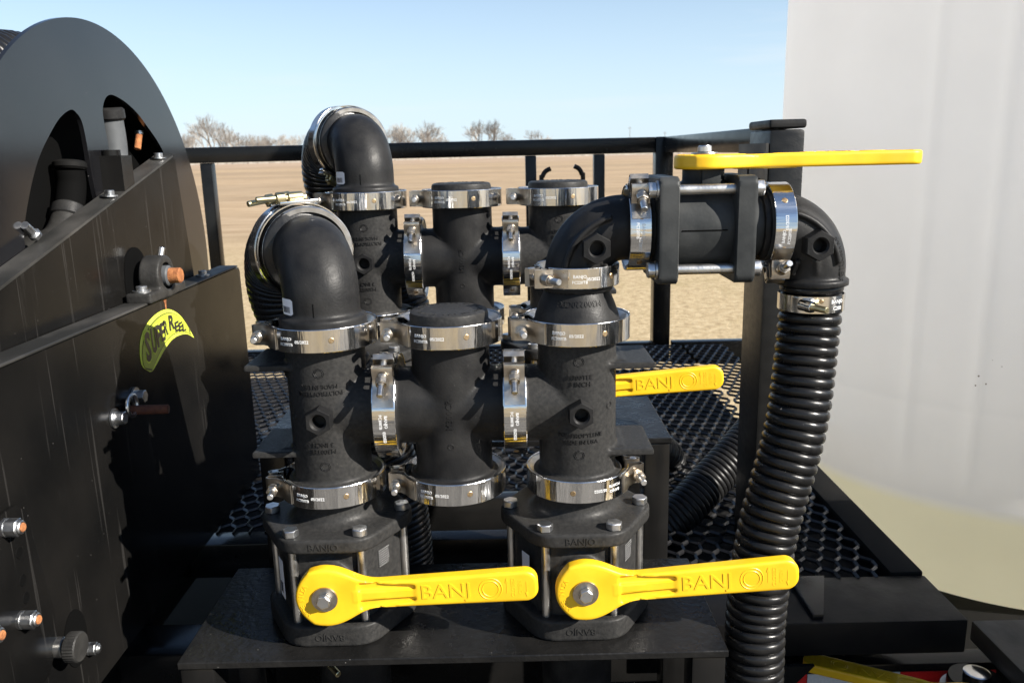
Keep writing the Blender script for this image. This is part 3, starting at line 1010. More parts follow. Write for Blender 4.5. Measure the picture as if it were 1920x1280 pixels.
# ------------------------------------------------------------------ clamps
def clamp_meshes(Rr, wd, rin, code, flat=False):
    hw = wd / 2
    M = {}
    g0, g1 = PI - 0.20, PI + 0.20            # gap in the band at the latch
    bd = bmesh.new()
    add_lathe(bd, [(Rr - 0.0011, -hw), (Rr - 0.0004, -hw - 0.0003), (Rr, -hw + 0.0004), (Rr, hw - 0.0004), (Rr - 0.0004, hw + 0.0003), (Rr - 0.0011, hw), (Rr - 0.0011, -hw)], 88, None, g1 - 2 * PI, g0)
    M['band'] = finish(bd, 'band', 12)
    rt = bmesh.new()
    for a0, a1 in ((-2.75, -0.72), (-0.52, 1.35), (1.55, 2.75)):
        for s in (1, -1):
            pr = [(Rr - 0.0013, s * (hw - 0.0015)), (Rr - 0.004, s * (hw - 0.0008)), (rin + 0.0006, s * (hw - 0.006)), (rin + 0.0016, s * (hw - 0.0072)), (Rr - 0.0045, s * (hw - 0.0026)), (Rr - 0.0013, s * (hw - 0.0032)), (Rr - 0.0013, s * (hw - 0.0015))]
            add_lathe(rt, pr, 40, None, a0, a1)
    M['retainer'] = finish(rt, 'retainer', 40)
    # latch: bent strap ends, trunnion, T bolt along -Y, nut
    lb = bmesh.new()
    def strap(pts, zz, t=0.0012):
        P = [Vector((x, y, 0)) for x, y in pts]
        n_ = len(P)
        nr = []
        for i in range(n_):
            d = (P[min(i + 1, n_ - 1)] - P[max(i - 1, 0)]).normalized()
            nr.append(Vector((-d.y, d.x, 0)) * t / 2)
        rows_ = [[lb.verts.new(P[i] + nr[i] * s + Vector((0, 0, z))) for s, z in ((-1, -zz), (1, -zz), (1, zz), (-1, zz))] for i in range(n_)]
        for a, b in zip(rows_, rows_[1:]):
            for k in range(4):
                lb.faces.new((a[k], a[(k + 1) % 4], b[(k + 1) % 4], b[k]))
        lb.faces.new(rows_[0]); lb.faces.new(rows_[-1][::-1])
    bx = -(Rr + 0.0085)
    Y0 = 0.021
    arc = lambda a, r: (r * math.cos(a), r * math.sin(a))
    R2 = Rr + 0.0009
    # front strap: from the band round the trunnion
    strap([arc(PI + q, R2) for q in (0.72, 0.6, 0.48, 0.36)] + [(-Rr - 0.004, -0.0135), (bx - 0.004, -0.0125), (bx - 0.0075, -0.009), (bx - 0.0055, -0.0045), (bx - 0.001, -0.0045), (-Rr + 0.001, -0.006)], hw - 0.0012)
    strap([arc(PI - q, R2) for q in (0.72, 0.6, 0.48, 0.36)] + [(-Rr - 0.004, 0.0135), (bx - 0.004, 0.0125), (bx - 0.0075, 0.009), (bx - 0.0055, 0.0045), (bx - 0.001, 0.0045), (-Rr + 0.001, 0.006)], hw - 0.0012)
    M['latch_strap'] = finish(lb, 'latch_strap', 40)
    tb = bmesh.new()
    add_cyl(tb, (bx, 0.016, 0), (bx, -0.041, 0), 0.0034, None, 14, 0.0006)
    add_cyl(tb, (bx, 0.0085, -hw + 0.001), (bx, 0.0085, hw - 0.001), 0.0042, None, 14, 0.0005)
    M['bolt'] = finish(tb, 'bolt', 40)
    nt = bmesh.new()
    add_hexnut(nt, (bx, -0.0185, 0), (0, -1, 0), 0.0115, 0.0075)
    add_cyl(nt, (bx, -0.026, 0), (bx, -0.028, 0), 0.0047, None, 16, 0.0005)
    add_cyl(nt, (bx, -0.0145, 0), (bx, -0.0185, 0), 0.0058, None, 16, 0.0004)
    M['nut'] = finish(nt, 'nut', 25)
    def spot(a):
        b = bmesh.new()
        add_lathe(b, [(0, 0.00032), (0.0026, 0.0003), (0.0031, 0.0)], 18, zaxis((Rr * math.cos(a), Rr * math.sin(a), 0.0005), (math.cos(a), math.sin(a), 0)))
        return finish(b, 'weld_spot', 30)
    M['spot'] = [spot(-PI / 2 - 0.90), spot(-PI / 2 + 0.27)]
    e = 0.00035
    M['text'] = text_bm([('BANJO', 0.0046, -0.58 * Rr, 0.0022, 0, e), (code, 0.0042, -0.58 * Rr, -0.0036, 0, e), ('05/2022', 0.0046, -0.26 * Rr, -0.0005, 0, e)], Rr - 0.0001)
    return M
C3 = clamp_meshes(0.0575, 0.0238, 0.0455, 'FC300TB')
C2 = clamp_meshes(0.0445, 0.021, 0.036, 'FC220TB')
def make_clamp(M, label, mw, group=None, m=steel, letters=True):
    c = thing('pipe_clamp', label, 'clamp', mw, group)
    ob('band', M['band'], c, band_m)
    ob('retainer', M['retainer'], c, gasket)
    ls = ob('latch_strap', M['latch_strap'], c, steel_dirty)
    bo = ob('bolt', M['bolt'], c, zinc)
    ob('nut', M['nut'], bo, steel_dirty)
    for s in M['spot']:
        ob('weld_spot', s, c, spot_m)
    ob('etched_lettering', M['text'], c, etch)
    return c
def axis_mw(o, L, Tn):
    """clamp placed so that its latch points along L and its bolt along Tn"""
    L, Tn = Vector(L).normalized(), Vector(Tn).normalized()
    Tn = (Tn - L * L.dot(Tn)).normalized()
    ex, ey = -L, -Tn
    return frame(o, ex, ey, ex.cross(ey))
GF, GR = 'steel clamps on the front manifold', 'steel clamps on the rear manifold'
P3 = lambda x, y, z: (x, y, z)
RZ = lambda d: Matrix.Rotation(R_(d), 4, 'Z')
cl0 = make_clamp(C3, 'steel clamp joining the front elbow to the front left tee', T(XL, YF, ZT) @ RZ(4), GF)
def cl(label, mw, group): return copy_tree(cl0, label, mw)
S2 = math.sin(R_(55)); C_2 = math.cos(R_(55))
VT = ((0, -C_2, S2), (0, -S2, -C_2))
for lab, mw, g in (
        ('steel clamp under the round cap of the front middle cross', T(XM, YF, ZT) @ RZ(6), GF),
        ('steel clamp at the base of the front cone reducer', T(XR, YF, ZT) @ RZ(10), GF),
        ('steel clamp joining the front left tee to the valve below it', T(XL, YF, ZB) @ RZ(8), GF),
        ('lowest steel clamp at the free bottom end of the front middle cross', T(XM, YF, ZB) @ RZ(4), GF),
        ('steel clamp with upside-down lettering and its latch on the right, above the front right valve', T(XR, YF, ZB) @ FLIP @ RZ(-6), GF),
        ('upright steel clamp between the front left tee and the front cross', axis_mw((XL / 2 + XM / 2, YF, ZC), *VT), GF),
        ('upright steel clamp between the front cross and the front right tee', axis_mw((XR / 2 + XM / 2, YF, ZC), *VT), GF),
        ('steel clamp under the rear elbow', T(XL, YF + DR.y, ZT + DR.z) @ RZ(4), GR),
        ('steel clamp under the round cap of the rear middle cross', T(XM, YF + DR.y, ZT + DR.z) @ RZ(4), GR),
        ('steel clamp under the cap of the rear right column', T(XR, YF + DR.y, ZT + DR.z) @ RZ(2), GR),
        ('steel clamp at the bottom of the rear left tee behind the front elbow', T(XL, YF + DR.y, ZB + DR.z) @ FLIP, GR),
        ('steel clamp at the bottom of the rear middle cross behind the front cap', T(XM, YF + DR.y, ZB + DR.z), GR),
        ('steel clamp at the bottom of the rear right tee behind the cone reducer', T(XR, YF + DR.y, ZB + DR.z), GR),
        ('upright steel clamp between the rear left tee and the rear cross', axis_mw((XL / 2 + XM / 2, YF + DR.y, ZC + DR.z), *VT), GR),
        ('upright steel clamp between the rear cross and the rear right tee', axis_mw((XR / 2 + XM / 2, YF + DR.y, ZC + DR.z), *VT), GR)):
    c = cl(lab, mw, g)
    c['group'] = g

# ------------------------------------------------------------------ three inch elbows with their hoses and hose clamps
yaw = R_(24)
od = np.array((-math.sin(yaw), math.cos(yaw), 0.0))
def f_elbow(P):
    zb = 0.034
    d = s_cyl(P, (0, 0, 0), 2, 0.0405, 0.0, zb + 0.001, 0.0)
    c = np.array((0, 0, zb)) + od * 0.046
    d = np.minimum(d, s_arc(P, c, -od, np.array((0, 0, 1.0)), 0.046, 0.0405))
    p0 = c + np.array((0, 0, 0.046)) - od * 0.0005
    d = np.minimum(d, s_tube(P, p0, p0 + od * 0.06, 0.0405))
    d = smin(d, s_cyl(P, (0, 0, 0), 2, 0.0465, -0.004, 0.0185, 0.003), 0.005)
    d = smin(d, s_cyl(P, (0, 0, 0), 2, 0.0495, -0.004, 0.006, 0.002), 0.004)
    return d
el_me = net(f_elbow, (-0.12, -0.056, -0.008), (0.06, 0.16, 0.13), 0.0023, 'elbow_body')
lab_me = None
def label_plate(w_, h_, r, cx, cz):
    """sticker bent on a cylinder of radius r about Z, centred at arc cx, height cz"""
    b = bmesh.new()
    n = 8
    for (x0, x1, z0, z1, lift, k) in ((-w_ / 2, w_ / 2, -h_ / 2, h_ / 2, 0.0004, 0),):
        vs = []
        for i in range(n + 1):
            x = x0 + (x1 - x0) * i / n
            dz = 0.0018 if i in (0, n) else 0.0
            vs.append([b.verts.new(((r + lift) * math.sin((cx + x) / r), -(r + lift) * math.cos((cx + x) / r), cz + z)) for z in (z0 + dz, z1 - dz)])
        for a, c in zip(vs, vs[1:]):
            b.faces.new((a[0], c[0], c[1], a[1]))
    return finish(b, 'label', 40)
def barcode(w_, h_, r, cx, cz):
    b = bmesh.new()
    x = -w_ * 0.34
    random.seed(3)
    while x < w_ * 0.3:
        t = random.choice((0.0005, 0.0008, 0.0012))
        v = [b.verts.new(((r + 0.0006) * math.sin((cx + q) / r), -(r + 0.0006) * math.cos((cx + q) / r), cz + z)) for q, z in ((x, -h_ * 0.36), (x + t, -h_ * 0.36), (x + t, h_ * 0.02), (x, h_ * 0.02))]
        b.faces.new(v)
        x += t + random.choice((0.0006, 0.0009))
    return finish(b, 'barcode', 40)
E_z = ZT + 0.0
def make_elbow(label, mw):
    e = thing('elbow_fitting', label, 'pipe fitting', mw)
    ob('elbow_body', el_me, e, poly)
    sl_ = ob('paper_label', label_plate(0.024, 0.017, 0.0405, -0.036, 0.0315), e, white_lab)
    ob('barcode', barcode(0.024, 0.017, 0.0405, -0.036, 0.0315), sl_, ink)
    ob('flashing_seam', box((-0.0004, -0.0409, 0.02), (0.0004, -0.0403, 0.036)), e, hole_m)
    return e
elb = make_elbow('front black elbow with a paper label, bending back into a ribbed hose', T(XL, YF, E_z))
elb2 = copy_tree(elb, 'rear black elbow rising above the top rail', T(XL, YF + DR.y, E_z + DR.z))

def ring_band(r, wd, t=0.0012, n=64):
    return finish(lathe(ring_prof(r, -wd / 2, t, wd), n), 'band', 40)
hc_me = ring_band(0.0540, 0.0135)
def hose_clamp(label, mw, bolts=True, bm_=yzinc):
    c = thing('hose_clamp', label, 'clamp', mw, 'hose clamps on the elbow hoses')
    ob('band', hc_me, c, steel)
    b = bmesh.new()
    add_box(b, (-0.022, 0.0525, -0.006), (0.022, 0.0565, 0.006), 0.0012)
    ob('latch_strap', b, c, steel)
    b = bmesh.new()
    add_cyl(b, (0.010, 0.0605, 0.0), (-0.046, 0.0605, 0.0), 0.0033, None, 14, 0.0005)
    bo = ob('bolt', b, c, bm_)
    b = bmesh.new()
    add_hexnut(b, (-0.015, 0.0605, 0), (-1, 0, 0), 0.0115, 0.009)
    add_cyl(b, (-0.011, 0.0605, 0), (0.006, 0.0605, 0), 0.0058, None, 16, 0.001)
    ob('nut', b, bo, bm_)
    return c
def out_mw(base, dist, roll=0.0, turn=0.0, left=0.0):
    yw = yaw + turn
    ex = Vector((math.cos(yw), math.sin(yw), 0))
    o = Vector(base) + Vector((0, 0, 0.080)) + Vector(od) * (0.046 + dist) - Vector((math.cos(yaw), math.sin(yaw), 0)) * left
    ez = Vector((-math.sin(yw), math.cos(yw), 0))
    up = Vector((0, 0, 1))
    return frame(o, ex, up, ez) @ Matrix.Rotation(roll, 4, 'Z')
for base, nm in (((XL, YF, E_z), 'front'), ((XL, YF + DR.y, E_z + DR.z), 'rear')):
    b0 = Vector(base) + Vector((0, 0, 0.080)) + Vector(od) * 0.046
    h1 = hose_clamp('steel hose clamp nearest the %s elbow%s' % (nm, ', its long bolt pointing left' if nm == 'front' else ''), out_mw(base, 0.0235, R_(2 if nm == 'front' else 150), R_(8), 0.003))
    h2 = hose_clamp('second steel hose clamp on the %s elbow hose, farther from the elbow' % nm, out_mw(base, 0.0420, R_(7 if nm == 'front' else 158), R_(20), 0.009))
    # the ribbed hose that drops behind the elbow, with a bright cut end
    p0 = b0 + Vector(od) * 0.008
    path = [p0, b0 + Vector(od) * 0.026 + Vector((-0.003, 0, 0)), b0 + Vector((-0.033, 0.056, -0.003)), b0 + Vector((-0.048, 0.082, -0.022)), b0 + Vector((-0.050, 0.096, -0.065)), b0 + Vector((-0.026, 0.104, -0.135)), b0 + Vector((0.022, 0.108, -0.22)), b0 + Vector((0.055, 0.105, -0.36)), b0 + Vector((0.06, 0.105, -0.55))]
    hm = ribbed_hose(path, 0.0505, 0.0075, 0.0022, 40, 6)
    hh = thing('suction_hose', 'black ribbed hose curving down from the %s elbow' % nm, 'hose', Matrix.Identity(4))
    ob('hose_wall', hm, hh, hose_m)
    ob('cut_end', lathe([(0.0435, 0.003), (0.0440, -0.0008), (0.0490, -0.0015), (0.0505, 0.0005), (0.0505, 0.010), (0.0435, 0.010), (0.0435, 0.003)], 64), hh, gasket, mw=out_mw(base, 0.0060))

# ------------------------------------------------------------------ cone reducer and two inch run
red = thing('cone_reducer', 'black cone shaped pipe reducer below the right ribbed elbow', 'pipe fitting', T(XR, YF, ZT))
ob('cone_body', lathe([(0, -0.004), (0.0495, -0.004), (0.0495, 0.004), (0.0465, 0.0065), (0.0452, 0.012), (0.041, 0.0245), (0.0345, 0.040), (0.0315, 0.0455), (0.0315, 0.0495), (0.0375, 0.051), (0.0375, 0.057), (0, 0.057)], 64), red, poly)
def cone_text():
    me = text_bm([('M300220CPG', 0.0085, 0, 0, PI, 0.0004)], 0.0392)
    for v in me.vertices:
        k = 1 - 0.45 * (v.co.z) / 0.0392
        v.co.x *= k; v.co.y *= k
        v.co.z += 0.0295
    return me
ob('raised_lettering', cone_text(), red, poly)
Z2 = ZT + 0.0562                            # two inch clamp plane
ZH = 1.919                                  # axis of the horizontal run
c2a = make_clamp(C2, 'small steel clamp on top of the cone reducer', T(XR + 0.001, YF, Z2) @ RZ(32), 'small steel clamps on the upper valve run')
XE = 0.1195                                 # bend centre of the left ribbed elbow
def f_elb2(P):
    d = None
    Rb, r = 0.048, 0.0335
    c = np.array((Rb, 0, 0))
    d = s_arc(P, c, np.array((-1., 0, 0)), np.array((0, 0, 1.)), Rb, r)
    d = np.minimum(d, s_tube(P, (0, 0, -0.012), (0, 0, 0.0005), r))
    d = np.minimum(d, s_tube(P, (Rb - 0.0005, 0, Rb), (Rb + 0.010, 0, Rb), r))
    # raised ribs following the bend, and short straight ribs
    for off, w2 in ((0.0, 0.0045),):
        d = smin(d, s_arc(P, c, np.array((-1., 0, 0)), np.array((0, 0, 1.)), Rb + r * 0.80, 0.0075), 0.004)
    for yy in (-1, 1):
        q = P - c
        ang = np.arctan2(q[:, 2], -q[:, 0])
        rr = np.hypot(q[:, 0], q[:, 2])
        rib = np.hypot(rr - (Rb + 0.016), np.maximum(np.abs(q[:, 1] - yy * (r - 0.005)) - 0.004, 0)) - 0.0026
        rib = np.maximum(rib, np.maximum(0.15 - ang, ang - (PI / 2 - 0.25)) * rr)
        d = smin(d, rib, 0.003)
        d = smin(d, s_tube(P, (0.006, yy * (r - 0.003), 0.0), (0.008, yy * (r - 0.001), 0.014), 0.0028), 0.003)
        d = smin(d, s_tube(P, (0.030, yy * (r - 0.008), -0.002), (0.026, yy * (r - 0.002), 0.014), 0.0028), 0.003)
    d = smin(d, s_cyl(P, (0, 0, 0), 2, 0.0375, -0.016, -0.009, 0.0015), 0.004)
    d = smin(d, s_cyl(P, (0, 0, Rb), 0, 0.0375, Rb + 0.008, Rb + 0.015, 0.0015), 0.004)
    return d
e2_me = net(f_elb2, (-0.05, -0.044, -0.02), (0.07, 0.044, 0.10), 0.0020, 'elbow_body')
hex2_me = hex_boss(0.020, 0.0475, 0.0275, 0.0072)
def arc_text(s, size, cx, cz, r, a_mid, span, y, rot=0, flip=False):
    """letters along an arc in the XZ plane at depth y, facing -Y"""
    b = bmesh.new()
    n = len(s)
    for i, ch in enumerate(s):
        if ch == ' ': continue
        me = text_mesh(ch, size, 0.0004)
        q = bmesh.new(); q.from_mesh(me); bpy.data.meshes.remove(me)
        a = a_mid + span * (0.5 - (i + 0.5) / n)
        mw = frame((cx + r * math.cos(a), y, cz + r * math.sin(a)), (math.sin(a), 0, -math.cos(a)), (math.cos(a), 0, math.sin(a)), (0, -1, 0))
        join(b, q, mw)
    return finish(b, 'lettering', 30, False)
def make_ribbed_elbow(label, mw):
    e = thing('ribbed_elbow', label, 'pipe fitting', mw)
    ob('elbow_body', e2_me, e, poly)
    ob('hex_boss', hex2_me, e, poly, mw=T(0.016, 0, 0.032))
    b = arc_text('MADE IN USA', 0.0072, 0.048, 0.0, 0.0555, R_(122), R_(50), -0.0320)
    ob('raised_lettering', b, e, polyd)
    return e
re1 = make_ribbed_elbow('left black ribbed elbow with hexagon port above the cone reducer', T(XR + 0.001, YF, ZH - 0.048))
# on the right the same elbow is turned over: horizontal run into a falling hose
XQ = 0.3225
re2 = copy_tree(re1, 'right black ribbed elbow with hexagon port above the falling hose', frame((XQ, YF, ZH - 0.048), (-1, 0, 0), (0, -1, 0), (0, 0, 1)))
# the copied elbow is seen from its other side: give it its own port and lettering there
for ch in children_of(re2):
    if ch.name.startswith('hex_boss'):
        ch.matrix_local = T(0.010, 0, 0.030) @ Matrix.Rotation(PI, 4, 'Z')
    if ch.name.startswith('raised_lettering'):
        b = bmesh.new(); b.from_mesh(arc_text('MADE IN USA', 0.0072, -0.048, 0.0, 0.0555, R_(62), R_(46), -0.0320))
        b2 = bmesh.new(); b2.from_mesh(arc_text('POLYPROPYLENE', 0.0064, -0.048, 0.0, 0.068, R_(12), R_(40), -0.0290))
        join(b, b2)
        bmesh.ops.transform(b, matrix=Matrix.Rotation(PI, 4, 'Z'), verts=b.verts)
        ch.data = finish(b, 'lettering', 30, False)
        ch.data.materials.append(polyd)
SG = 'small steel clamps on the upper valve run'
Vt2 = ((0, -math.cos(R_(58)), math.sin(R_(58))), (0, -math.sin(R_(58)), -math.cos(R_(58))))
c2b = copy_tree(c2a, 'upright small steel clamp left of the upper valve', axis_mw((0.1325, YF, ZH), *Vt2))
Vt3 = ((0.0, -0.38, -0.92), (0.0, -0.92, 0.38))
mwc = axis_mw((0.2785, YF, ZH), *Vt3)
c2c = copy_tree(c2a, 'small rust tinted clamp right of the upper valve with its bolt hanging below', mwc)
c2b['group'] = c2c['group'] = SG
for ch in children_of(c2a):
    if ch.name.startswith('etched'):
        pass

# ------------------------------------------------------------------ yellow valve handles
def handle_sdf(P, Lh=0.222, th=0.0145, rh=0.0310, rb=0.0172):
    x, y, z = P[:, 0], P[:, 1], P[:, 2]        # x along the lever, z out of the face
    head = np.hypot(x, y) - rh
    # bar as a slightly widening capsule
    t = np.clip((x - 0.03) / (Lh - 0.03), 0, 1)
    hb = 0.0142 + 0.0030 * t
    xe = np.clip(x, 0.0, Lh - 0.0172)
    dx, dy = x - xe, y
    bar = np.maximum(np.abs(y) - hb, x - Lh)
    bx_, by_ = np.abs(x - (Lh - 0.060)) - 0.060 + 0.014, np.abs(y) - hb + 0.014
    tip = np.minimum(np.maximum(bx_, by_), 0) + np.hypot(np.maximum(bx_, 0), np.maximum(by_, 0)) - 0.014
    mid = np.maximum(np.abs(y) - hb, np.maximum(-x, x - (Lh - 0.05)))
    shape = smin(head, np.minimum(mid, tip), 0.030)
    e = 0.0028
    u, v = shape + e, np.abs(z - th / 2) - th / 2 + e
    d = np.minimum(np.maximum(u, v), 0) + np.hypot(np.maximum(u, 0), np.maximum(v, 0)) - e
    # pocket between head and grip, with a rib down the middle
    cp = np.clip((x - 0.036) / 0.056, 0, 1)
    py = np.abs(y) - (0.0150 - 0.0060 * cp)
    px = np.abs(x - 0.065) - 0.029
    sh_pocket = np.minimum(np.maximum(px + 0.003, py + 0.003), 0) + np.hypot(np.maximum(px + 0.003, 0), np.maximum(py + 0.003, 0)) - 0.003
    depth = th - 0.0035
    pocket = np.maximum(sh_pocket, depth - z)
    d = -smin(-d, pocket, 0.0025)
    rib = s_tube(np.stack([x, y, (z - (th - 0.0052)) * 1.0], 1), (0.038, 0, 0), (0.093, 0, 0), 0.0042)
    rib2 = np.maximum(np.abs(y) - (0.0052 - 0.02 * np.clip(x - 0.04, 0, 0.06)), np.maximum(0.030 - x, np.maximum(x - 0.094, np.abs(z - th * 0.45) - th * 0.5)))
    d = smin(d, rib2, 0.002)
    return d
han_me = net(handle_sdf, (-0.040, -0.040, -0.003), (0.228, 0.040, 0.019), 0.0016, 'lever')
ht = text_bm([('BANJ', 0.0225, 0.126, 0.0, 0, 0.0006, 0, 1.05), ])
ht2 = text_bm([('CLOSED', 0.0058, 0.1962, 0, PI / 2, 0.00025), ('OPEN', 0.0058, 0.2035, 0, PI / 2, 0.0002)])
def ring_text():
    b = bmesh.new()
    s = 'MADE IN USA'
    for i, ch in enumerate(s):
        if ch == ' ': continue
        me = text_mesh(ch, 0.0072, 0.0004)
        q = bmesh.new(); q.from_mesh(me); bpy.data.meshes.remove(me)
        a = R_(150) + R_(85) * (0.5 - 0) - R_(0) - R_(105) * 0 + R_(100) * (i + 0.5) / len(s) - R_(10)
        # letters read from the lower left upwards, tops outward
        a = R_(225) - R_(85) * (i + 0.5) / len(s)
        mw = frame((0.0240 * math.cos(a), 0, 0.0240 * math.sin(a)), (math.sin(a), 0, -math.cos(a)), (math.cos(a), 0, math.sin(a)), (0, -1, 0))
        join(b, q, mw)
    # arrows by the words OPEN and CLOSED
    for x, s_ in ((0.1895, 1), (0.2100, -1)):
        z0 = -0.010
        add_box(b, (x - 0.0003, -0.00025, -0.006), (x + 0.0003, 0.0002, 0.0062))
        add_prism(b, [(x - 0.0016, s_ * 0.006), (x + 0.0016, s_ * 0.006), (x, s_ * 0.011)], 0, 0.0008, 0, frame((0, 0.0004, 0), (1, 0, 0), (0, 0, 1), (0, -1, 0)))
    for rr_ in (0.0118, 0.0085):
        add_lathe(b, [(rr_ - 0.0006, 0), (rr_, 0.0005), (rr_ + 0.0006, 0)], 32, frame((0.1725, 0.0, 0.0), (1, 0, 0), (0, 0, 1), (0, -1, 0)))
    return finish(b, 'lettering', 30, False)
rt_me = ring_text()
def make_handle(parent, mw):
    """local frame: X along the lever, Y up across, Z out of the face"""
    h_ = ob('lever_handle', han_me, parent, yellow, mw=mw)
    tw = frame((0, 0, 0.0145), (1, 0, 0), (0, 0, -1), (0, 1, 0))
    ob('embossed_lettering', ht, h_, yellow, mw=tw)
    ob('embossed_words', ht2, h_, yellow, mw=tw, kind='stuff')
    ob('embossed_marks', rt_me, h_, yellow, mw=tw, kind='stuff')
    b = bmesh.new()
    add_lathe(b, [(0, 0.0146), (0.0136, 0.0146), (0.0138, 0.0152), (0.0134, 0.0166), (0, 0.0168)], 40)
    ob('washer', b, h_, steel_dirty)
    b = bmesh.new()
    add_hexnut(b, (0, 0, 0.0168), (0, 0, 1), 0.0135, 0.0062, (0, 1, 0), R_(12))
    add_lathe(b, [(0, 0.0225), (0.0062, 0.0225), (0.0058, 0.0236), (0, 0.0236)], 24)
    ob('bolt', b, h_, zinc)
    return h_

# ------------------------------------------------------------------ the big three inch valves
VH = 0.1260                                  # height from the stand plate to the top flange
def f_flange(P):
    d = s_hex(P, (0, 0, 0), 0.0775, VH - 0.0170, VH - 0.001, 0.011, 0.003)
    nk = s_cyl(P, (0, 0, 0), 2, 0.0435, VH - 0.010, VH + 0.037, 0.001)
    d = smin(d, nk, 0.016)
    d = smin(d, s_cyl(P, (0, 0, 0), 2, 0.0495, VH + 0.0295, VH + 0.0375, 0.0015), 0.004)
    return d
fl_top = net(f_flange, (-0.100, -0.090, VH - 0.026), (0.100, 0.090, VH + 0.049), 0.0022, 'flange')
def f_flange2(P):
    return s_hex(P, (0, 0, 0), 0.0775, 0.0, 0.0245, 0.011, 0.003)
fl_bot = net(f_flange2, (-0.100, -0.090, -0.006), (0.100, 0.090, 0.031), 0.0022, 'flange')
def f_vbody(P):
    d = s_hex(P, (0, 0, 0), 0.0640, 0.019, VH - 0.018, 0.009, 0.001)
    d = smin(d, s_cyl(P, (0, 0, 0.0695), 1, 0.026, -0.074, 0, 0.001), 0.006)
    d = smin(d, s_cyl(P, (0, 0, 0.0695), 1, 0.016, -0.083, 0, 0.001), 0.003)
    return d
vb_me = net(f_vbody, (-0.085, -0.112, 0.012), (0.085, 0.075, VH - 0.012), 0.0024, 'valve_body')
VPOS = [(0.0735 * math.cos(PI / 3 * i), 0.0735 * math.sin(PI / 3 * i)) for i in range(6)]
def make_valve(label, mw, tilt):
    v = thing('ball_valve', label, 'valve', mw)
    bd = ob('valve_body', vb_me, v, polyd)
    t1 = ob('top_flange', fl_top, v, polyd)
    ob('raised_lettering', text_bm([('BANJO', 0.0105, 0, VH - 0.0092, 0, 0.0005)]), t1, polyd, mw=T(0, -0.0777, 0))
    t2 = ob('bottom_flange', fl_bot, v, polyd)
    ob('raised_lettering', text_bm([('BANJO', 0.0105, 0, 0.0120, PI, 0.0005)]), t2, polyd, mw=T(0, -0.0777, 0))
    for x, y in VPOS:
        s = ob('stud', cyl((x, y, 0.018), (x, y, VH - 0.018), 0.0047, None, 14), v, rod_m)
        b = bmesh.new()
        add_hexnut(b, (x, y, VH - 0.001), (0, 0, 1), 0.0155, 0.0078, (0, 1, 0), random.uniform(0, 1))
        ob('bolt_head', b, s, zinc)
    sk = ob('paper_label', box((-0.0075, -0.0004, 0), (0.0075, 0.0, 0.046), 0), v, white_lab, mw=frame((-0.0577, -0.0385, 0.040), (0.5, -0.866, 0), (0.866, 0.5, 0), (0, 0, 1)))
    b = bmesh.new()
    for i in range(6):
        add_box(b, (-0.005, -0.0008, 0.006 + i * 0.0022), (0.003, -0.0005, 0.0072 + i * 0.0022))
    ob('barcode', b, sk, ink)
    # white printed lines on the right front face
    b = bmesh.new()
    for i in range(8):
        xx = -0.010
        while xx < 0.006:
            wd_ = random.uniform(0.0008, 0.0022)
            add_box(b, (xx, -0.0003, -i * 0.0026), (xx + wd_, 0.0, -i * 0.0026 + 0.0008))
            xx += wd_ + 0.0007
    ob('printed_lines', b, v, faded_print, kind='stuff', mw=frame((0.0566, -0.0330, 0.0930), (0.5, 0.866, 0), (-0.866, 0.5, 0), (0, 0, 1)))
    make_handle(v, frame((0.003, -0.084, 0.0700), (math.cos(tilt), 0, math.sin(tilt)), (-math.sin(tilt), 0, math.cos(tilt)), (0, -1, 0)))
    return v
PZ = 1.4822
v1 = make_valve('front left black ball valve with a yellow lever reaching to the right valve', T(XL, YF, PZ), R_(2.4))
v2 = make_valve('front right black ball valve with a yellow lever crossing the falling hose', T(XR - 0.003, YF, PZ), R_(4.0))
v3 = copy_tree(v2, 'rear right ball valve, only its yellow lever showing beside the lugs', T(XR - 0.003, YF + DR.y, PZ + DR.z))
v4 = copy_tree(v1, 'rear left ball valve hidden behind the front left valve', T(XL, YF + DR.y, PZ + DR.z))

# ------------------------------------------------------------------ the two inch valve on the upper run
uv = thing('ball_valve', 'upper black ball valve lying on its side with a flat yellow lever on top', 'valve', T(0.203, YF, ZH))
def f_plate(P, x0, x1):
    return s_box(P, ((x0 + x1) / 2, 0, 0), ((x1 - x0) / 2, 0.054, 0.0535), 0.009) 
pl_l = net(lambda P: np.maximum(s_box(P, (-0.044, 0, 0), (0.020, 0.054, 0.0535), 0.0095), np.abs(P[:, 0] + 0.044) - 0.0098), (-0.058, -0.060, -0.060), (-0.030, 0.060, 0.060), 0.0022, 'flange')
pl_r = net(lambda P: np.maximum(s_box(P, (0.0325, 0, 0), (0.020, 0.054, 0.0535), 0.0095), np.abs(P[:, 0] - 0.0325) - 0.0098), (0.018, -0.060, -0.060), (0.048, 0.060, 0.060), 0.0022, 'flange')
ob('side_flange', pl_l, uv, polyv)
ob('side_flange', pl_r, uv, polyv)
def f_ub(P):
    d = s_cyl(P, (0, 0, 0), 0, 0.046, -0.036, 0.026, 0.001)
    d = smin(d, s_cyl(P, (0, 0, 0), 0, 0.033, -0.066, 0.062, 0.001), 0.005)
    d = smin(d, s_cyl(P, (0, 0, 0), 0, 0.0375, -0.0665, -0.059, 0.0015), 0.003)
    d = smin(d, s_cyl(P, (0, 0, 0), 0, 0.0375, 0.0635, 0.0705, 0.0015), 0.003)
    d = smin(d, s_cyl(P, (0, 0, 0), 2, 0.0215, 0, 0.0605, 0.001), 0.004)
    return d
ob('valve_body', net(f_ub, (-0.072, -0.054, -0.054), (0.076, 0.054, 0.068), 0.0022, 'valve_body'), uv, polyv)
ob('stem_block', box((-0.0065, -0.0245, 0.038), (0.0125, -0.014, 0.0600), 0.001), uv, polyv)
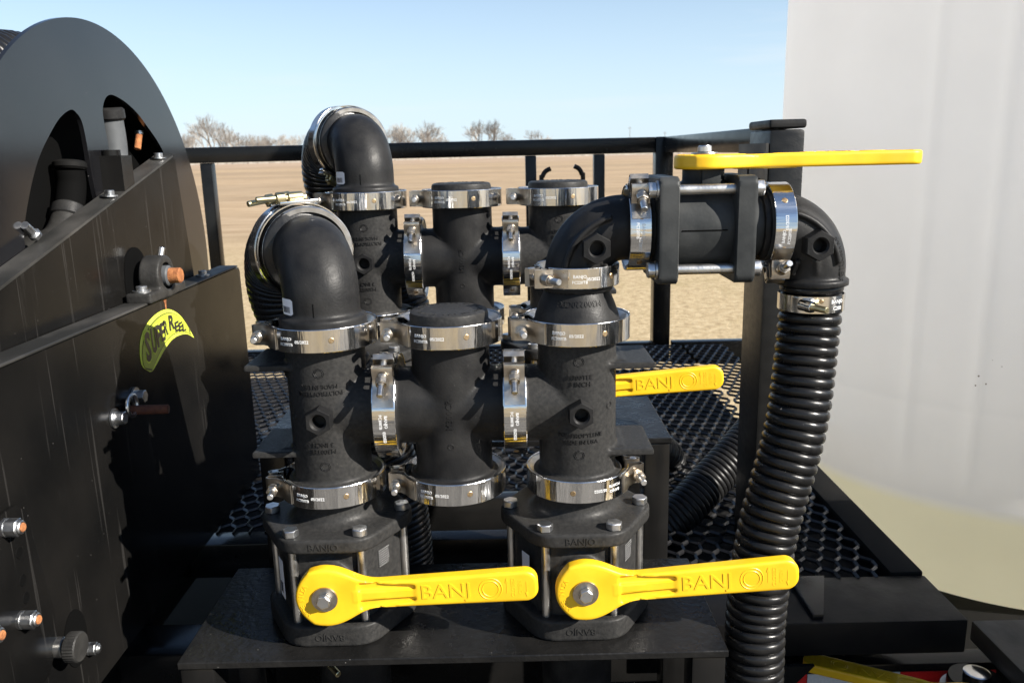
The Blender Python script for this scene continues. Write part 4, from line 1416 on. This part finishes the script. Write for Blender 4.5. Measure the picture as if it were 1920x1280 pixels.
ob('mould_seam', box((-0.030, -0.0466, -0.0006), (0.0155, -0.0455, 0.0006)), uv, hole_m)
for y in (-0.041, 0.041):
    for z in (0.0405, -0.0395):
        s = ob('stud', cyl((-0.056, y, z), (0.052, y, z), 0.0052, None, 18), uv, rod_m)
        b = bmesh.new()
        add_hexnut(b, (-0.056, y, z), (-1, 0, 0), 0.0150, 0.008)
        add_cyl(b, (-0.054, y, z), (-0.056, y, z), 0.0095, None, 20)
        ob('nut', b, s, zinc)
        b = bmesh.new()
        add_hexnut(b, (0.0425, y, z), (1, 0, 0), 0.0155, 0.0085)
        ob('bolt_head', b, s, zinc)
make_handle(uv, frame((0.0, -0.004, 0.0595), (1, 0, 0.0), (0, 1, 0), (0, 0, 1)))

# ------------------------------------------------------------------ right hand hose
rh = thing('ribbed_hose', 'glossy black ribbed hose falling from the right elbow past the tank', 'hose', Matrix.Identity(4))
hp = [(XQ, 0.877, ZH - 0.050), (XQ + 0.0005, 0.877, 1.838), (0.3197, 0.872, 1.7927), (0.3067, 0.856, 1.7016), (0.2765, 0.840, 1.5862), (0.2660, 0.832, 1.4953), (0.2640, 0.825, 1.4253), (0.2640, 0.825, 1.20)]
ob('hose_wall', ribbed_hose(hp, 0.0330, 0.01135, 0.0042, 44, 10), rh, hose_m)
uh_me = ring_band(0.0345, 0.0175)
uh = thing('hose_clamp', 'steel hose clamp round the top of the falling right hose', 'clamp', T(XQ + 0.0005, YF, 1.8375))
ob('band', uh_me, uh, steel)
b = bmesh.new()
add_lathe(b, ring_prof(0.0356, -0.0075, 0.0011, 0.015), 16, None, R_(-142), R_(-88))
ob('latch_strap', b, uh, steel)
b = bmesh.new()
dv = Vector((0.55, -0.83, -0.05)).normalized()
q0 = Vector((-0.020, -0.036, 0.001))
add_cyl(b, q0 - dv * 0.006, q0 + dv * 0.028, 0.0034, None, 14, 0.0005)
bo = ob('bolt', b, uh, yzinc)
b = bmesh.new()
add_hexnut(b, q0 + dv * 0.004, dv, 0.0115, 0.007)
add_cyl(b, q0 - dv * 0.004, q0 + dv * 0.004, 0.0058, None, 16)
ob('nut', b, bo, steel)
for a in (R_(-98), R_(-94)):
    pass
for z in (0.0045, -0.0045):
    b = bmesh.new()
    a = R_(-93)
    add_lathe(b, [(0, 0.0006), (0.0018, 0.0005), (0.0024, 0)], 16, zaxis((0.0356 * math.cos(a), 0.0356 * math.sin(a), z), (math.cos(a), math.sin(a), 0)))
    ob('rivet', b, uh, spot_m)
ob('etched_lettering', text_bm([('BANJO', 0.0055, 0.018, 0.003, 0, 0.0003), ('C200', 0.0055, 0.018, -0.004, 0, 0.0003)], 0.0345), uh, etch)

# ------------------------------------------------------------------ dark hoses lower down
dh = thing('suction_hose', 'dark ribbed hose slanting down across the mesh floor behind the post', 'hose', Matrix.Identity(4))
ob('hose_wall', ribbed_hose([(0.62, 1.62, 1.60), (0.52, 1.52, 1.545), (0.43, 1.43, 1.485), (0.345, 1.37, 1.425), (0.285, 1.33, 1.385), (0.22, 1.30, 1.34), (0.14, 1.27, 1.26)], 0.036, 0.0095, 0.003, 32, 8), dh, hose_dark)
dh2 = thing('suction_hose', 'short dark ribbed hose lying behind the leg of the rear stand', 'hose', Matrix.Identity(4))
ob('hose_wall', ribbed_hose([(0.10, 1.62, 1.40), (0.20, 1.60, 1.405), (0.29, 1.60, 1.40), (0.325, 1.63, 1.34), (0.33, 1.66, 1.22)], 0.038, 0.0075, 0.002, 32, 6), dh2, hose_dark)
# outlets under the front stand
for x, lab, lat in ((XL + 0.008, 'black hose tail and clamp under the front left valve', 1), (XR - 0.002, 'black hose tail and clamp under the front right valve', 0)):
    t = thing('outlet_pipe', lab, 'pipe fitting', T(x, YF, 1.4730))
    ob('pipe', lathe([(0, -0.30), (0.041, -0.30), (0.041, -0.045), (0.044, -0.04), (0.044, 0.0), (0, 0.0)], 48), t, poly)
    bnd = ob('band', ring_band(0.0545, 0.020), t, steel, mw=T(0, 0, -0.012))
    if lat:
        b = bmesh.new()
        add_cyl(b, (-0.046, -0.030, 0), (-0.002, -0.078, -0.012), 0.0034, None, 14, 0.0005)
        add_hexnut(b, (-0.028, -0.050, -0.004), (0.68, -0.72, -0.18), 0.0115, 0.008)
        ob('bolt', b, bnd, yzinc)

# lower yellow lever in the shade under the deck
lo_h = thing('shutoff_lever', 'yellow lever in shade below the front beam beside the tank', 'lever', Matrix.Identity(4))
pv = Vector((0.618, 0.985, 1.250))
dr = (Vector((0.44, 1.075, 1.250)) - pv).normalized()
make_handle(lo_h, frame(pv, dr, Vector((0, 0, 1)).cross(dr), (0, 0, 1)))
bs = ob('stem', cyl(pv - Vector((0, 0, 0.12)), pv - Vector((0, 0, 0.0005)), 0.018, None, 20), lo_h, poly)
# black canister by the beam
cn = thing('glossy_canister', 'glossy black canister with its sun glare painted as a white collar under the right beam', 'canister', T(0.655, 1.045, 1.0))
ob('body', lathe([(0, 0), (0.036, 0), (0.038, 0.004), (0.038, 0.242), (0.036, 0.250), (0, 0.250)], 40), cn, frame_paint)
ob('glare_collar', lathe([(0.0385, 0.212), (0.045, 0.214), (0.0465, 0.220), (0.0455, 0.230), (0.0385, 0.234)], 48), cn, white_lab)  # white ring stands in for sun glare on the canister
ob('filler_neck', lathe([(0, 0.2505), (0.018, 0.2505), (0.018, 0.260), (0.014, 0.262), (0, 0.262)], 32), cn, steel)

# ------------------------------------------------------------------ hose reel
XD, XP, XS = -0.572, -0.505, -0.541
def px_yz(u, v, X=-0.505):
    d = fw + rx * ((u - 960) / 1550) + ux * ((640 - v) / 1550)
    k = X / d.x
    return (d.y * k, HZ + d.z * k)
RC = Vector((XD, 1.205, 1.830))
RR = 0.3585
reel = thing('hose_reel', 'large black steel hose reel with a cut-out side disc and a yellow-green sticker', 'hose reel', T(-0.6, 1.2, 1.2))
RB = Vector((-0.6, 1.2, 1.2))
def rp(name, bm, parent=None, m=paint, **k):
    if isinstance(bm, bmesh.types.BMesh):
        bmesh.ops.translate(bm, verts=bm.verts, vec=-RB)
    else:
        for v in bm.vertices: v.co -= RB
    return ob(name, bm, parent or reel, m, **k)
CUT_L = [(185, 387), (177, 352), (169, 310), (162, 265), (153.5, 228), (143, 211.5), (132, 206), (112.5, 221), (94, 251), (75, 291), (61, 338), (50, 394), (44.5, 436)]
CUT_R = [(207, 312), (203, 272), (197, 240), (192.6, 207), (197, 186), (206, 178), (218, 181), (237, 193), (258, 213), (276, 237), (293, 261), (305, 282)]
def cutout(pts, tail):
    P = catmull([(*px_yz(u, v, XD), 0) for u, v in pts], 4)
    return [Vector((p.x - RC.y, p.y - RC.z)) for p in P] + [Vector(t) for t in tail]
def disc(x, thick):
    b = bmesh.new()
    loops = [[Vector((RR * math.cos(t), RR * math.sin(t))) for t in np.linspace(0, 2 * PI, 161)[:-1]]]
    up = [cutout(CUT_L, [(-0.228, 0.055), (-0.215, 0.035), (-0.12, 0.035), (-0.045, 0.06)]), cutout(CUT_R, [(0.238, 0.10), (0.243, 0.06), (0.225, 0.04), (0.10, 0.04), (0.045, 0.065)])]
    loops += up + [[Vector((q.x, -q.y)) for q in lp[::-1]] for lp in up]
    es = []
    for lp in loops:
        vs = [b.verts.new((x, RC.y + p.x, RC.z + p.y)) for p in lp]
        es += [b.edges.new((vs[i], vs[(i + 1) % len(vs)])) for i in range(len(vs))]
    bmesh.ops.triangle_fill(b, use_beauty=True, use_dissolve=False, edges=es)
    g = bmesh.ops.extrude_face_region(b, geom=list(b.faces))
    for v in g['geom']:
        if isinstance(v, bmesh.types.BMVert):
            v.co.x -= thick
    return b
rp('side_disc', disc(XD, 0.006), None, disc_paint)
rp('far_disc', disc(XD - 0.46, 0.006), None, disc_paint)
rp('drum', lathe([(0.246, 0), (0.252, 0), (0.252, 0.40), (0.246, 0.40), (0.246, 0)], 64, zaxis((XD - 0.456, RC.y, RC.z), (1, 0, 0))), None, hole_m)
rp('shade_plate', lathe([(0, 0), (0.286, 0), (0.286, 0.036), (0.345, 0.036), (0.345, 0.040), (0.290, 0.040), (0.290, -0.004), (0, -0.004)], 96, zaxis((XD - 0.048, RC.y, RC.z), (1, 0, 0))), None, hole_m)  # black plate added to give the shaded inside of the reel
def P3X(u, v, dx):
    y, z = px_yz(u, v, XD - dx)
    return (XD - dx, y, z)
b = bmesh.new()
add_sweep(b, catmull([P3X(216, 330, 0.024), P3X(216, 300, 0.024), P3X(213, 265, 0.024), P3X(206, 222, 0.024)], 10), 0.0185, 24)
fp = rp('feed_pipe', b, None, grey_pipe)
b = bmesh.new()
add_cyl(b, P3X(206, 226, 0.024), P3X(202, 202, 0.024), 0.0225, None, 32, 0.003)
rp('collar', b, fp, poly)
b = bmesh.new()
add_sweep(b, catmull([P3X(40, 500, 0.023), P3X(75, 470, 0.023), P3X(110, 445, 0.023), P3X(128, 405, 0.023)], 10), lambda s: 0.0195 + (0.004 if 0.02 < s < 0.028 or 0.036 < s < 0.043 else 0), 24)
fe = rp('inlet_elbow', b, None, iron)
b = bmesh.new()
add_sweep(b, catmull([P3X(129, 398, 0.024), P3X(133, 350, 0.024), P3X(130, 320, 0.024)], 10), 0.019, 24)
rp('riser', b, fe, hole_m)  # unlit upper pipe, its shade put into the near-black material
b = bmesh.new()
add_cyl(b, P3X(126, 412, 0.023), P3X(131, 388, 0.023), 0.0225, None, 32, 0.003)
rp('collar', b, fe, poly)
b = bmesh.new()
add_cyl(b, P3X(131, 318, 0.024), P3X(130, 302, 0.024), 0.0215, None, 32, 0.003)
rp('collar', b, fe, dark_steel)
b = bmesh.new()
add_cyl(b, P3X(261, 250, 0.020), P3X(257.5, 280, 0.020), 0.0052, None, 14, 0.0008)
gb = rp('rusty_bolt', b, None, rust)
b = bmesh.new()
add_hexnut(b, P3X(261, 252, 0.020), (0, 0.05, 1), 0.0135, 0.006)
rp('nut', b, gb, zinc)
b = bmesh.new()
q0_, q1_ = Vector(P3X(46, 422, -0.004)), Vector(P3X(62, 437, -0.004))
add_cyl(b, q0_, q1_, 0.0050, None, 12)
add_hexnut(b, q1_, q1_ - q0_, 0.0135, 0.007)
rp('clamp_bolt', b, None, zinc)
# sloping upper panel with folded top flange
def yz_panel(pts, x0, x1, bev=0.0):
    return prism(pts, 0, x1 - x0, bev, frame((x0, 0, 0), (0, 1, 0), (0, 0, 1), (1, 0, 0)))
sl_y = lambda y: 2.0035 - (1.372 - y) * 0.268
rp('upper_panel', yz_panel([(0.55, sl_y(0.55)), (1.372, sl_y(1.372)), (1.378, sl_y(1.372) - 0.004), (1.405, 1.81), (1.405, 1.60), (0.55, 1.60)], XS - 0.004, XS))
b = bmesh.new()
for y0, y1 in ((0.55, 1.372),):
    v = [b.verts.new(p) for p in ((XS, y0, sl_y(y0) + 0.0005), (XS, y1, sl_y(y1) + 0.0005), (XS - 0.030, y1, sl_y(y1) + 0.0005), (XS - 0.030, y0, sl_y(y0) + 0.0005))]
    v2 = [b.verts.new(q.co + Vector((0, 0, 0.0035))) for q in v]
    for i in range(4):
        b.faces.new((v[i], v[(i + 1) % 4], v2[(i + 1) % 4], v2[i]))
    b.faces.new(v[::-1]); b.faces.new(v2)
rp('upper_flange', b, None, paint_dusty)
# keyhole slot showing the shaft: dark recess plate behind the bearing
b = prism([(1.150, 1.803), (1.150, 1.835)] + [(1.188 + 0.036 * math.cos(t), 1.843 + 0.036 * math.sin(t)) for t in np.linspace(PI, 0, 14)] + [(1.226, 1.835), (1.226, 1.803)], 0, 0.0012, 0, frame((XS + 0.0002, 0, 0), (0, 1, 0), (0, 0, 1), (1, 0, 0)))
rp('shaft_slot', b, None, hole_m)
# lower side panel
ZP = 1.8030
rp('lower_panel', yz_panel([(0.40, ZP), (1.530, ZP - 0.0005), (1.536, ZP - 0.008), (1.541, 1.392), (0.40, 1.385)], XP - 0.004, XP))
rp('panel_flange', box((XP - 0.034, 0.40, ZP + 0.0003), (XP - 0.0005, 1.528, ZP + 0.004), 0.001, 1), None, paint_dusty)
rp('front_plate', yz_panel([(0.60, 1.668), (0.770, 1.668), (0.785, 1.655), (0.806, 1.530), (0.802, 1.495), (0.780, 1.470), (0.60, 1.45)], XP + 0.0005, XP + 0.006, 0.001))
def wash_nut(y, z, af=0.026, h=0.020, core=rust, x=None, parent=None):
    x = XP + 0.006 if x is None else x
    b = bmesh.new()
    add_cyl(b, (x, y, z), (x + 0.003, y, z), af * 0.56, None, 24)
    add_hexnut(b, (x + 0.003, y, z), (1, 0, 0), af, h)
    add_cyl(b, (x + 0.003 + h, y, z), (x + 0.006 + h, y, z), af * 0.42, None, 20, 0.001)
    n_ = rp('lock_nut', b, parent, zinc)
    b = bmesh.new()
    add_cyl(b, (x + 0.004 + h, y, z), (x + 0.0075 + h, y, z), af * 0.28, None, 14, 0.001)
    rp('bolt_end', b, n_, core)
    return n_
for q_ in ((35, 988), (65, 1161), (-4, 1190)):
    wash_nut(*px_yz(*q_, XP + 0.020), 0.0165, 0.012)
for y, z in (px_yz(36, 1036, XP + 0.006), px_yz(43, 1087, XP + 0.006), px_yz(49, 1120, XP + 0.006)):
    b = bmesh.new()
    add_lathe(b, [(0.0042, 0.0008), (0.0055, 0.0012), (0.0066, 0.0)], 20, zaxis((XP + 0.0055, y, z), (1, 0, 0)))
    add_lathe(b, [(0, 0.0007), (0.0044, 0.0007)], 20, zaxis((XP + 0.0055, y, z), (1, 0, 0)))
    rp('empty_hole', b, None, hole_m)
KY, KZ = px_yz(143, 1212, XP + 0.026)
# round cut-out with a knurled knob
b = prism([(0.845 + 0.0235 * math.cos(t), 1.472 + 0.034 * math.sin(t)) for t in np.linspace(0, 2 * PI, 28)[:-1]], 0, 0.001, 0, frame((XP + 0.0002, 0, 0), (0, 1, 0), (0, 0, 1), (1, 0, 0)))
rp('round_opening', b, None, hole_m)
b = bmesh.new()
add_cyl(b, (XP + 0.001, KY, KZ), (XP + 0.014, KY, KZ), 0.011, None, 24, 0.001)
kb = rp('knob_shank', b, None, gasket)
b = bmesh.new()
nk = 60
pr = [(0, 0.0), (0.0155, 0.0), (0.0165, 0.001), (0.0165, 0.012), (0.0150, 0.0135), (0.008, 0.0128), (0, 0.0122)]
add_lathe(b, pr, nk, zaxis((XP + 0.018, KY, KZ), (1, 0, 0)))
cx = Vector((0, KY, KZ))
for v in b.verts:
    d = Vector((0, v.co.y - KY, v.co.z - KZ))
    if d.length > 0.0158:
        a = round(math.atan2(d.z, d.y) / (2 * PI) * nk)
        if a % 2: v.co -= d.normalized() * 0.0009
rp('knurled_knob', b, kb, iron)
wash_nut(*px_yz(176, 1215, XP + 0.008), 0.0135, 0.008, zinc, XP + 0.0005)
# eye bolt cluster with rusty pin
for y, z in ((1.060, 1.694), (0.998, 1.684)):
    b = bmesh.new()
    add_cyl(b, (XP + 0.0005, y, z), (XP + 0.003, y, z), 0.0125, None, 24)
    add_hexnut(b, (XP + 0.003, y, z), (1, 0, 0), 0.0155, 0.012)
    eb = rp('panel_bolt', b, None, zinc)
b = bmesh.new()
tor = [Vector((XP + 0.012, 1.026 + 0.0135 * math.cos(t), 1.692 + 0.0135 * math.sin(t))) for t in np.linspace(0, 2 * PI, 25)]
add_sweep(b, tor, 0.0028, 10, False)
rp('eye_ring', b, eb, zinc)
b = bmesh.new()
add_cyl(b, (XP + 0.004, 1.035, 1.683), (XP + 0.052, 1.042, 1.681), 0.0062, None, 14, 0.001)
rp('rusty_pin', b, eb, rust_dark)
# bolts on the flanges
for (x, y, z) in ((XS - 0.015, 1.352, sl_y(1.352) + 0.004), (XS - 0.012, 1.165, sl_y(1.165) + 0.004), (XP - 0.016, 0.792, ZP + 0.004), (XP - 0.017, 1.395, ZP + 0.004)):
    b = bmesh.new()
    add_cyl(b, (x, y, z), (x, y, z + 0.002), 0.011, None, 20)
    add_hexnut(b, (x, y, z + 0.002), (0, 0, 1), 0.0125, 0.007)
    rp('flange_bolt', b, None, zinc)
# box bracket on the sloping flange
b = bmesh.new()
add_box(b, (XS - 0.040, 1.188, sl_y(1.2) + 0.001), (XS - 0.003, 1.191, sl_y(1.2) + 0.050))
add_box(b, (XS - 0.003, 1.188, sl_y(1.2) + 0.001), (XS - 0.0005, 1.222, sl_y(1.2) + 0.050))
add_box(b, (XS - 0.040, 1.219, sl_y(1.2) + 0.005), (XS - 0.003, 1.222, sl_y(1.2) + 0.050))
bk = rp('box_bracket', b, None, frame_paint)
b = bmesh.new()
add_lathe(b, [(0.008, 0), (0.0125, 0), (0.0125, 0.016), (0.008, 0.016), (0.008, 0.0)], 24, zaxis((XS - 0.021, 1.205, sl_y(1.2) + 0.042), (0.0, 0.0, 1)))
rp('latch_tube', b, bk, frame_paint)
# pillow block bearing with rusty shaft
bb = rp('bearing_block', net(lambda P: np.maximum(smin(smin(s_cyl(P, (XP - 0.008, 1.197, 1.836), 0, 0.030, -0.016, 0.013, 0.003), s_box(P, (XP - 0.010, 1.197, 1.822), (0.014, 0.026, 0.016), 0.003), 0.006), s_box(P, (XP - 0.012, 1.197, 1.8125), (0.018, 0.064, 0.0075), 0.003), 0.006), -s_cyl(P, (XP - 0.008, 1.197, 1.836), 0, 0.0195, 0.004, 0.03, 0.0005)), (XP - 0.036, 1.125, 1.800), (XP + 0.012, 1.270, 1.872), 0.002, 'bearing_block'), None, iron)
rp('bearing_insert', cyl((XP - 0.012, 1.197, 1.836), (XP + 0.010, 1.197, 1.836), 0.0150, None, 28, 0.002), bb, grey_pipe)
b = bmesh.new()
add_cyl(b, (XP + 0.004, 1.197, 1.836), (XP + 0.026, 1.197, 1.836), 0.0112, None, 22, 0.0015)
rp('rusty_shaft', b, bb, rust)
for y in (1.150, 1.244):
    b = bmesh.new()
    add_cyl(b, (XP - 0.013, y, 1.820), (XP - 0.013, y, 1.8225), 0.0125, None, 22)
    add_hexnut(b, (XP - 0.013, y, 1.8225), (0, 0, 1), 0.0145, 0.006)
    rp('foot_bolt', b, bb, zinc)
b = bmesh.new()
add_cyl(b, (XP - 0.008, 1.212, 1.860), (XP - 0.006, 1.218, 1.875), 0.0045, None, 12, 0.001)
rp('grease_nipple', b, bb, zinc)
# rust run below the bearing
rp('rust_run', prism([(1.185, 1.8035), (1.197, 1.8035), (1.1945, 1.796), (1.193, 1.785), (1.1905, 1.786), (1.189, 1.796)], 0, 0.0003, 0, frame((XP + 0.0001, 0, 0), (0, 1, 0), (0, 0, 1), (1, 0, 0))), None, rust)
# sticker
DEC_OUT = [(1.1133, 1.7136), (1.0930, 1.7271), (1.0915, 1.7460), (1.0990, 1.7640), (1.1180, 1.7775), (1.1480, 1.7860), (1.1790, 1.7882), (1.2080, 1.7835), (1.2400, 1.7680), (1.2680, 1.7420), (1.2830, 1.7240)]
DEC_IN = [(1.2560, 1.7360), (1.2250, 1.7405), (1.1980, 1.7395), (1.1740, 1.7330), (1.1520, 1.7240), (1.1330, 1.7160), (1.1220, 1.7125)]
yzf = lambda x: frame((x, 0, 0), (0, 1, 0), (0, 0, 1), (1, 0, 0))
def smooth_loop(pts, n=5):
    P = catmull([(p[0], p[1], 0) for p in pts], n)
    return [Vector((q.x, q.y)) for q in P]
def even(pts, n):
    d = [0.0]
    for a, b_ in zip(pts, pts[1:]): d.append(d[-1] + (b_ - a).length)
    out = []
    for k in range(n + 1):
        t = d[-1] * k / n
        i = max(j for j in range(len(d)) if d[j] <= t + 1e-9)
        i = min(i, len(pts) - 2)
        out.append(pts[i].lerp(pts[i + 1], (t - d[i]) / max(d[i + 1] - d[i], 1e-9)))
    return out
oo, ii = even(smooth_loop(DEC_OUT), 40), even(smooth_loop([DEC_OUT[0]] + DEC_IN[::-1] + [DEC_OUT[-1]]), 40)
loop = [(p.x, p.y) for p in oo] + [(p.x, p.y) for p in ii[1:-1][::-1]]
def inner(k0, k1, f):
    a = [oo[k].lerp(ii[k], f) for k in range(k0, k1)]
    c = [ii[k].lerp(oo[k], f) for k in range(k0, k1)]
    return [(p.x, p.y) for p in a] + [(p.x, p.y) for p in c[::-1]]
dcl = rp('sticker', prism(loop, 0, 0.0004, 0, yzf(XP + 0.0002)), None, dec_y)
rp('sticker_border', prism(inner(2, 38, 0.11), 0, 0.0002, 0, yzf(XP + 0.0007)), dcl, dec_k)
rp('sticker_field', prism(inner(3, 37, 0.135), 0, 0.0002, 0, yzf(XP + 0.0010)), dcl, dec_g)
def sticker_text(m_out, x, grow):
    b = bmesh.new()
    for ch, u, v, hpx, wy in (('S', 275.5, 650, 58, 0.0170), ('U', 286.5, 638, 50, 0.0165), ('P', 296, 629, 43, 0.0150), ('E', 303, 622, 36, 0.0135), ('R', 308.5, 614.5, 30, 0.0130),
                              ('R', 319.5, 604, 30, 0.0200), ('E', 329.5, 612, 20, 0.0150), ('E', 336.5, 612.5, 18, 0.0140), ('L', 343.0, 613.5, 16, 0.0130)):
        y, z = px_yz(u, v)
        y0, z0 = px_yz(u, v - hpx / 2); y1, z1 = px_yz(u, v + hpx / 2)
        H_ = z0 - z1
        me = text_mesh(ch, 1.0, 0.0001, 0, 1.0, 0.035)
        q = bmesh.new(); q.from_mesh(me); bpy.data.meshes.remove(me)
        xs_ = [k.co.x for k in q.verts]; ys_ = [k.co.y for k in q.verts]
        sx, sy = wy / (max(xs_) - min(xs_)), H_ / (max(ys_) - min(ys_))
        cx_, cy_ = (max(xs_) + min(xs_)) / 2, (max(ys_) + min(ys_)) / 2
        for k in q.verts:
            px_ = (k.co.x - cx_) * sx * grow; pz_ = (k.co.y - cy_) * sy * (1 + (grow - 1) * 0.6)
            k.co = Vector((x + (0.0002 if k.co.z > 0 else 0), y + px_, z + pz_))
        join(b, q)
    return finish(b, 'lettering', 30, False)
rp('sticker_outline', sticker_text(None, XP + 0.0013, 1.24), dcl, dec_y)
rp('sticker_lettering', sticker_text(None, XP + 0.0017, 1.04), dcl, dec_k)
# hose wound on the reel
rhp = thing('reel_hose', 'black ribbed hose wound on the reel at the far left', 'hose', T(0, 0, 0))
coil = []
for k in range(3):
    xc = XD - 0.102 - k * 0.105
    coil.append([Vector((xc, RC.y + 0.300 * math.cos(t), RC.z + 0.300 * math.sin(t))) for t in np.linspace(-0.6, PI + 0.8, 60)])
b = bmesh.new()
for c in coil:
    pts = resample(c, 0.0016)
    add_sweep(b, pts, lambda s: 0.047 - 0.0035 + 0.0035 * math.sqrt(max(0, 1 - (2 * ((s / 0.0128) % 1) - 1) ** 2)), 20)
ob('hose_wall', finish(b, 'hose', 70), rhp, hose_m)

# ------------------------------------------------------------------ bare trees, brush and poles far away
def tree_mesh(seed, h, spread, levels=6, trunks=1):
    rnd = random.Random(seed)
    tb, cb_ = bmesh.new(), bmesh.new()
    def limb(bm_, p, q, r0__, r1__, n=4):
        d = (q - p).normalized()
        a = d.orthogonal().normalized(); c = d.cross(a)
        A = [bm_.verts.new(p + (a * math.cos(2 * PI * i / n) + c * math.sin(2 * PI * i / n)) * r0__) for i in range(n)]
        B = [bm_.verts.new(q + (a * math.cos(2 * PI * i / n) + c * math.sin(2 * PI * i / n)) * r1__) for i in range(n)]
        for i in range(n):
            bm_.faces.new((A[i], A[(i + 1) % n], B[(i + 1) % n], B[i]))
    def grow(p, d, L, r, lv):
        q = p + d * L
        limb(tb if lv == 0 else cb_, p, q, r, r * 0.68, 6 if lv == 0 else 3)
        if lv >= levels: return
        k = rnd.choice((3, 4)) if lv < 2 else rnd.choice((2, 3, 3))
        for i in range(k):
            az = rnd.uniform(0, 2 * PI)
            tl = rnd.uniform(0.25, 0.8) * spread
            o = d.orthogonal().normalized(); c = d.cross(o)
            nd = (d * math.cos(tl) + (o * math.cos(az) + c * math.sin(az)) * math.sin(tl) + Vector((0, 0, 0.22))).normalized()
            st_ = p + d * L * rnd.uniform(0.55, 1.0) if lv else q - d * L * rnd.uniform(0, 0.35)
            grow(st_, nd, L * rnd.uniform(0.62, 0.85), max(r * 0.58, 0.02), lv + 1)
    for t in range(trunks):
        base = Vector((rnd.uniform(-0.6, 0.6) * (trunks > 1), rnd.uniform(-0.6, 0.6) * (trunks > 1), -0.2))
        grow(base, Vector((rnd.uniform(-0.2, 0.2), rnd.uniform(-0.2, 0.2), 1)).normalized(), h * 0.27, h * 0.02, 0)
    return finish(tb, 'trunk', 60), finish(cb_, 'crown', 60)
TM = [tree_mesh(11, 15, 1.0), tree_mesh(12, 12, 0.9), tree_mesh(13, 10, 1.15, 6, 2), tree_mesh(15, 8, 1.0, 5, 3)]
THT = [max(v.co.z for v in c_.vertices) for _, c_ in TM]
random.seed(21)
# (pixel column, height in px of the 1920 picture, kind)
TREES = [(352, 42, 1), (364, 48, 2), (380, 54, 1), (396, 66, 2), (410, 84, 0), (428, 100, 0), (444, 84, 1), (458, 70, 2), (470, 62, 1), (484, 55, 2), (497, 52, 1), (509, 48, 3), (522, 54, 1), (535, 50, 2), (548, 54, 1), (560, 50, 3), (572, 52, 1),
         (744, 60, 1), (757, 64, 2), (770, 72, 0), (783, 64, 1), (797, 60, 2), (810, 74, 0), (823, 62, 1), (835, 46, 3),
         (869, 28, 3), (902, 62, 1), (915, 74, 0), (929, 66, 1), (943, 74, 0), (954, 50, 2), (1014, 50, 1), (1028, 38, 3)]
ORD = ['leftmost', 'second', 'third', 'fourth', 'fifth', 'sixth', 'seventh', 'eighth', 'ninth', 'tenth', 'eleventh', 'twelfth', 'thirteenth', 'fourteenth', 'fifteenth', 'sixteenth', 'seventeenth']
cnt_ = {}
for i, (u, hp_, k) in enumerate(TREES):
    D = 330 + random.uniform(-25, 25)
    x = (u - 960) / 1550 * D * math.cos(TH) * 1.03
    hgt = (hp_ * 0.86 + 6) * D / 1550
    zone = 'treeline right of the reel' if u < 700 else 'clump right of the rear elbow' if u < 850 else 'scattered group beyond the rear rail'
    j = cnt_.get(zone, 0)
    cnt_[zone] = j + 1
    lb = {428: 'tallest leafless tree, spreading above the far treeline right of the reel', 869: 'small lone leafless bush between the clump and the scattered group of far trees'}.get(u)
    lb = lb or '%s leafless winter tree%s in the far %s' % (ORD[j], '' if j == 0 else ' from the left', zone)
    t = thing('bare_tree', lb, 'tree', T(x, D, 0) @ Matrix.Rotation(random.uniform(0, 6.28), 4, 'Z') @ Matrix.Scale(hgt / THT[k], 4), 'bare trees along the far field edge')
    ob('trunk', TM[k][0], t, bark)
    ob('crown', TM[k][1], t, bark)
# scrub along the end of the field, too fine to count
random.seed(5)
b = bmesh.new()
for i in range(5200):
    D = random.uniform(285, 345)
    x = random.uniform(-250, 130)
    hgt = random.uniform(0.5, 1.7) * (1.6 if x < -60 else 0.8)
    dx = random.uniform(-0.8, 0.8)
    w_ = random.uniform(0.10, 0.32)
    b.faces.new([b.verts.new(p) for p in ((x - w_, D, -0.05), (x + w_, D + 0.2, -0.05), (x + dx, D + 0.1, hgt))])
ob('scrub', finish(b, 'scrub', 40, False), None, bark, kind='stuff', label='low brown scrub along the far end of the field')
for u, hp_ in ((1183, 40), (1247, 30)):
    D = 520
    x = (u - 960) / 1550 * D
    p = thing('utility_pole', 'thin wooden utility pole far off, %s of the pair beyond the rail corner' % ('left' if u < 1200 else 'right'), 'pole', T(x, D, 0))
    hh_ = (hp_ + 6) * D / 1550
    ob('pole_shaft', cyl((0, 0, -0.3), (0, 0, hh_), 0.18, 0.12, 8), p, pole_m)
    ob('crossarm', box((-1.1, -0.08, hh_ - 1.0), (1.1, 0.08, hh_ - 0.8)), p, pole_m)
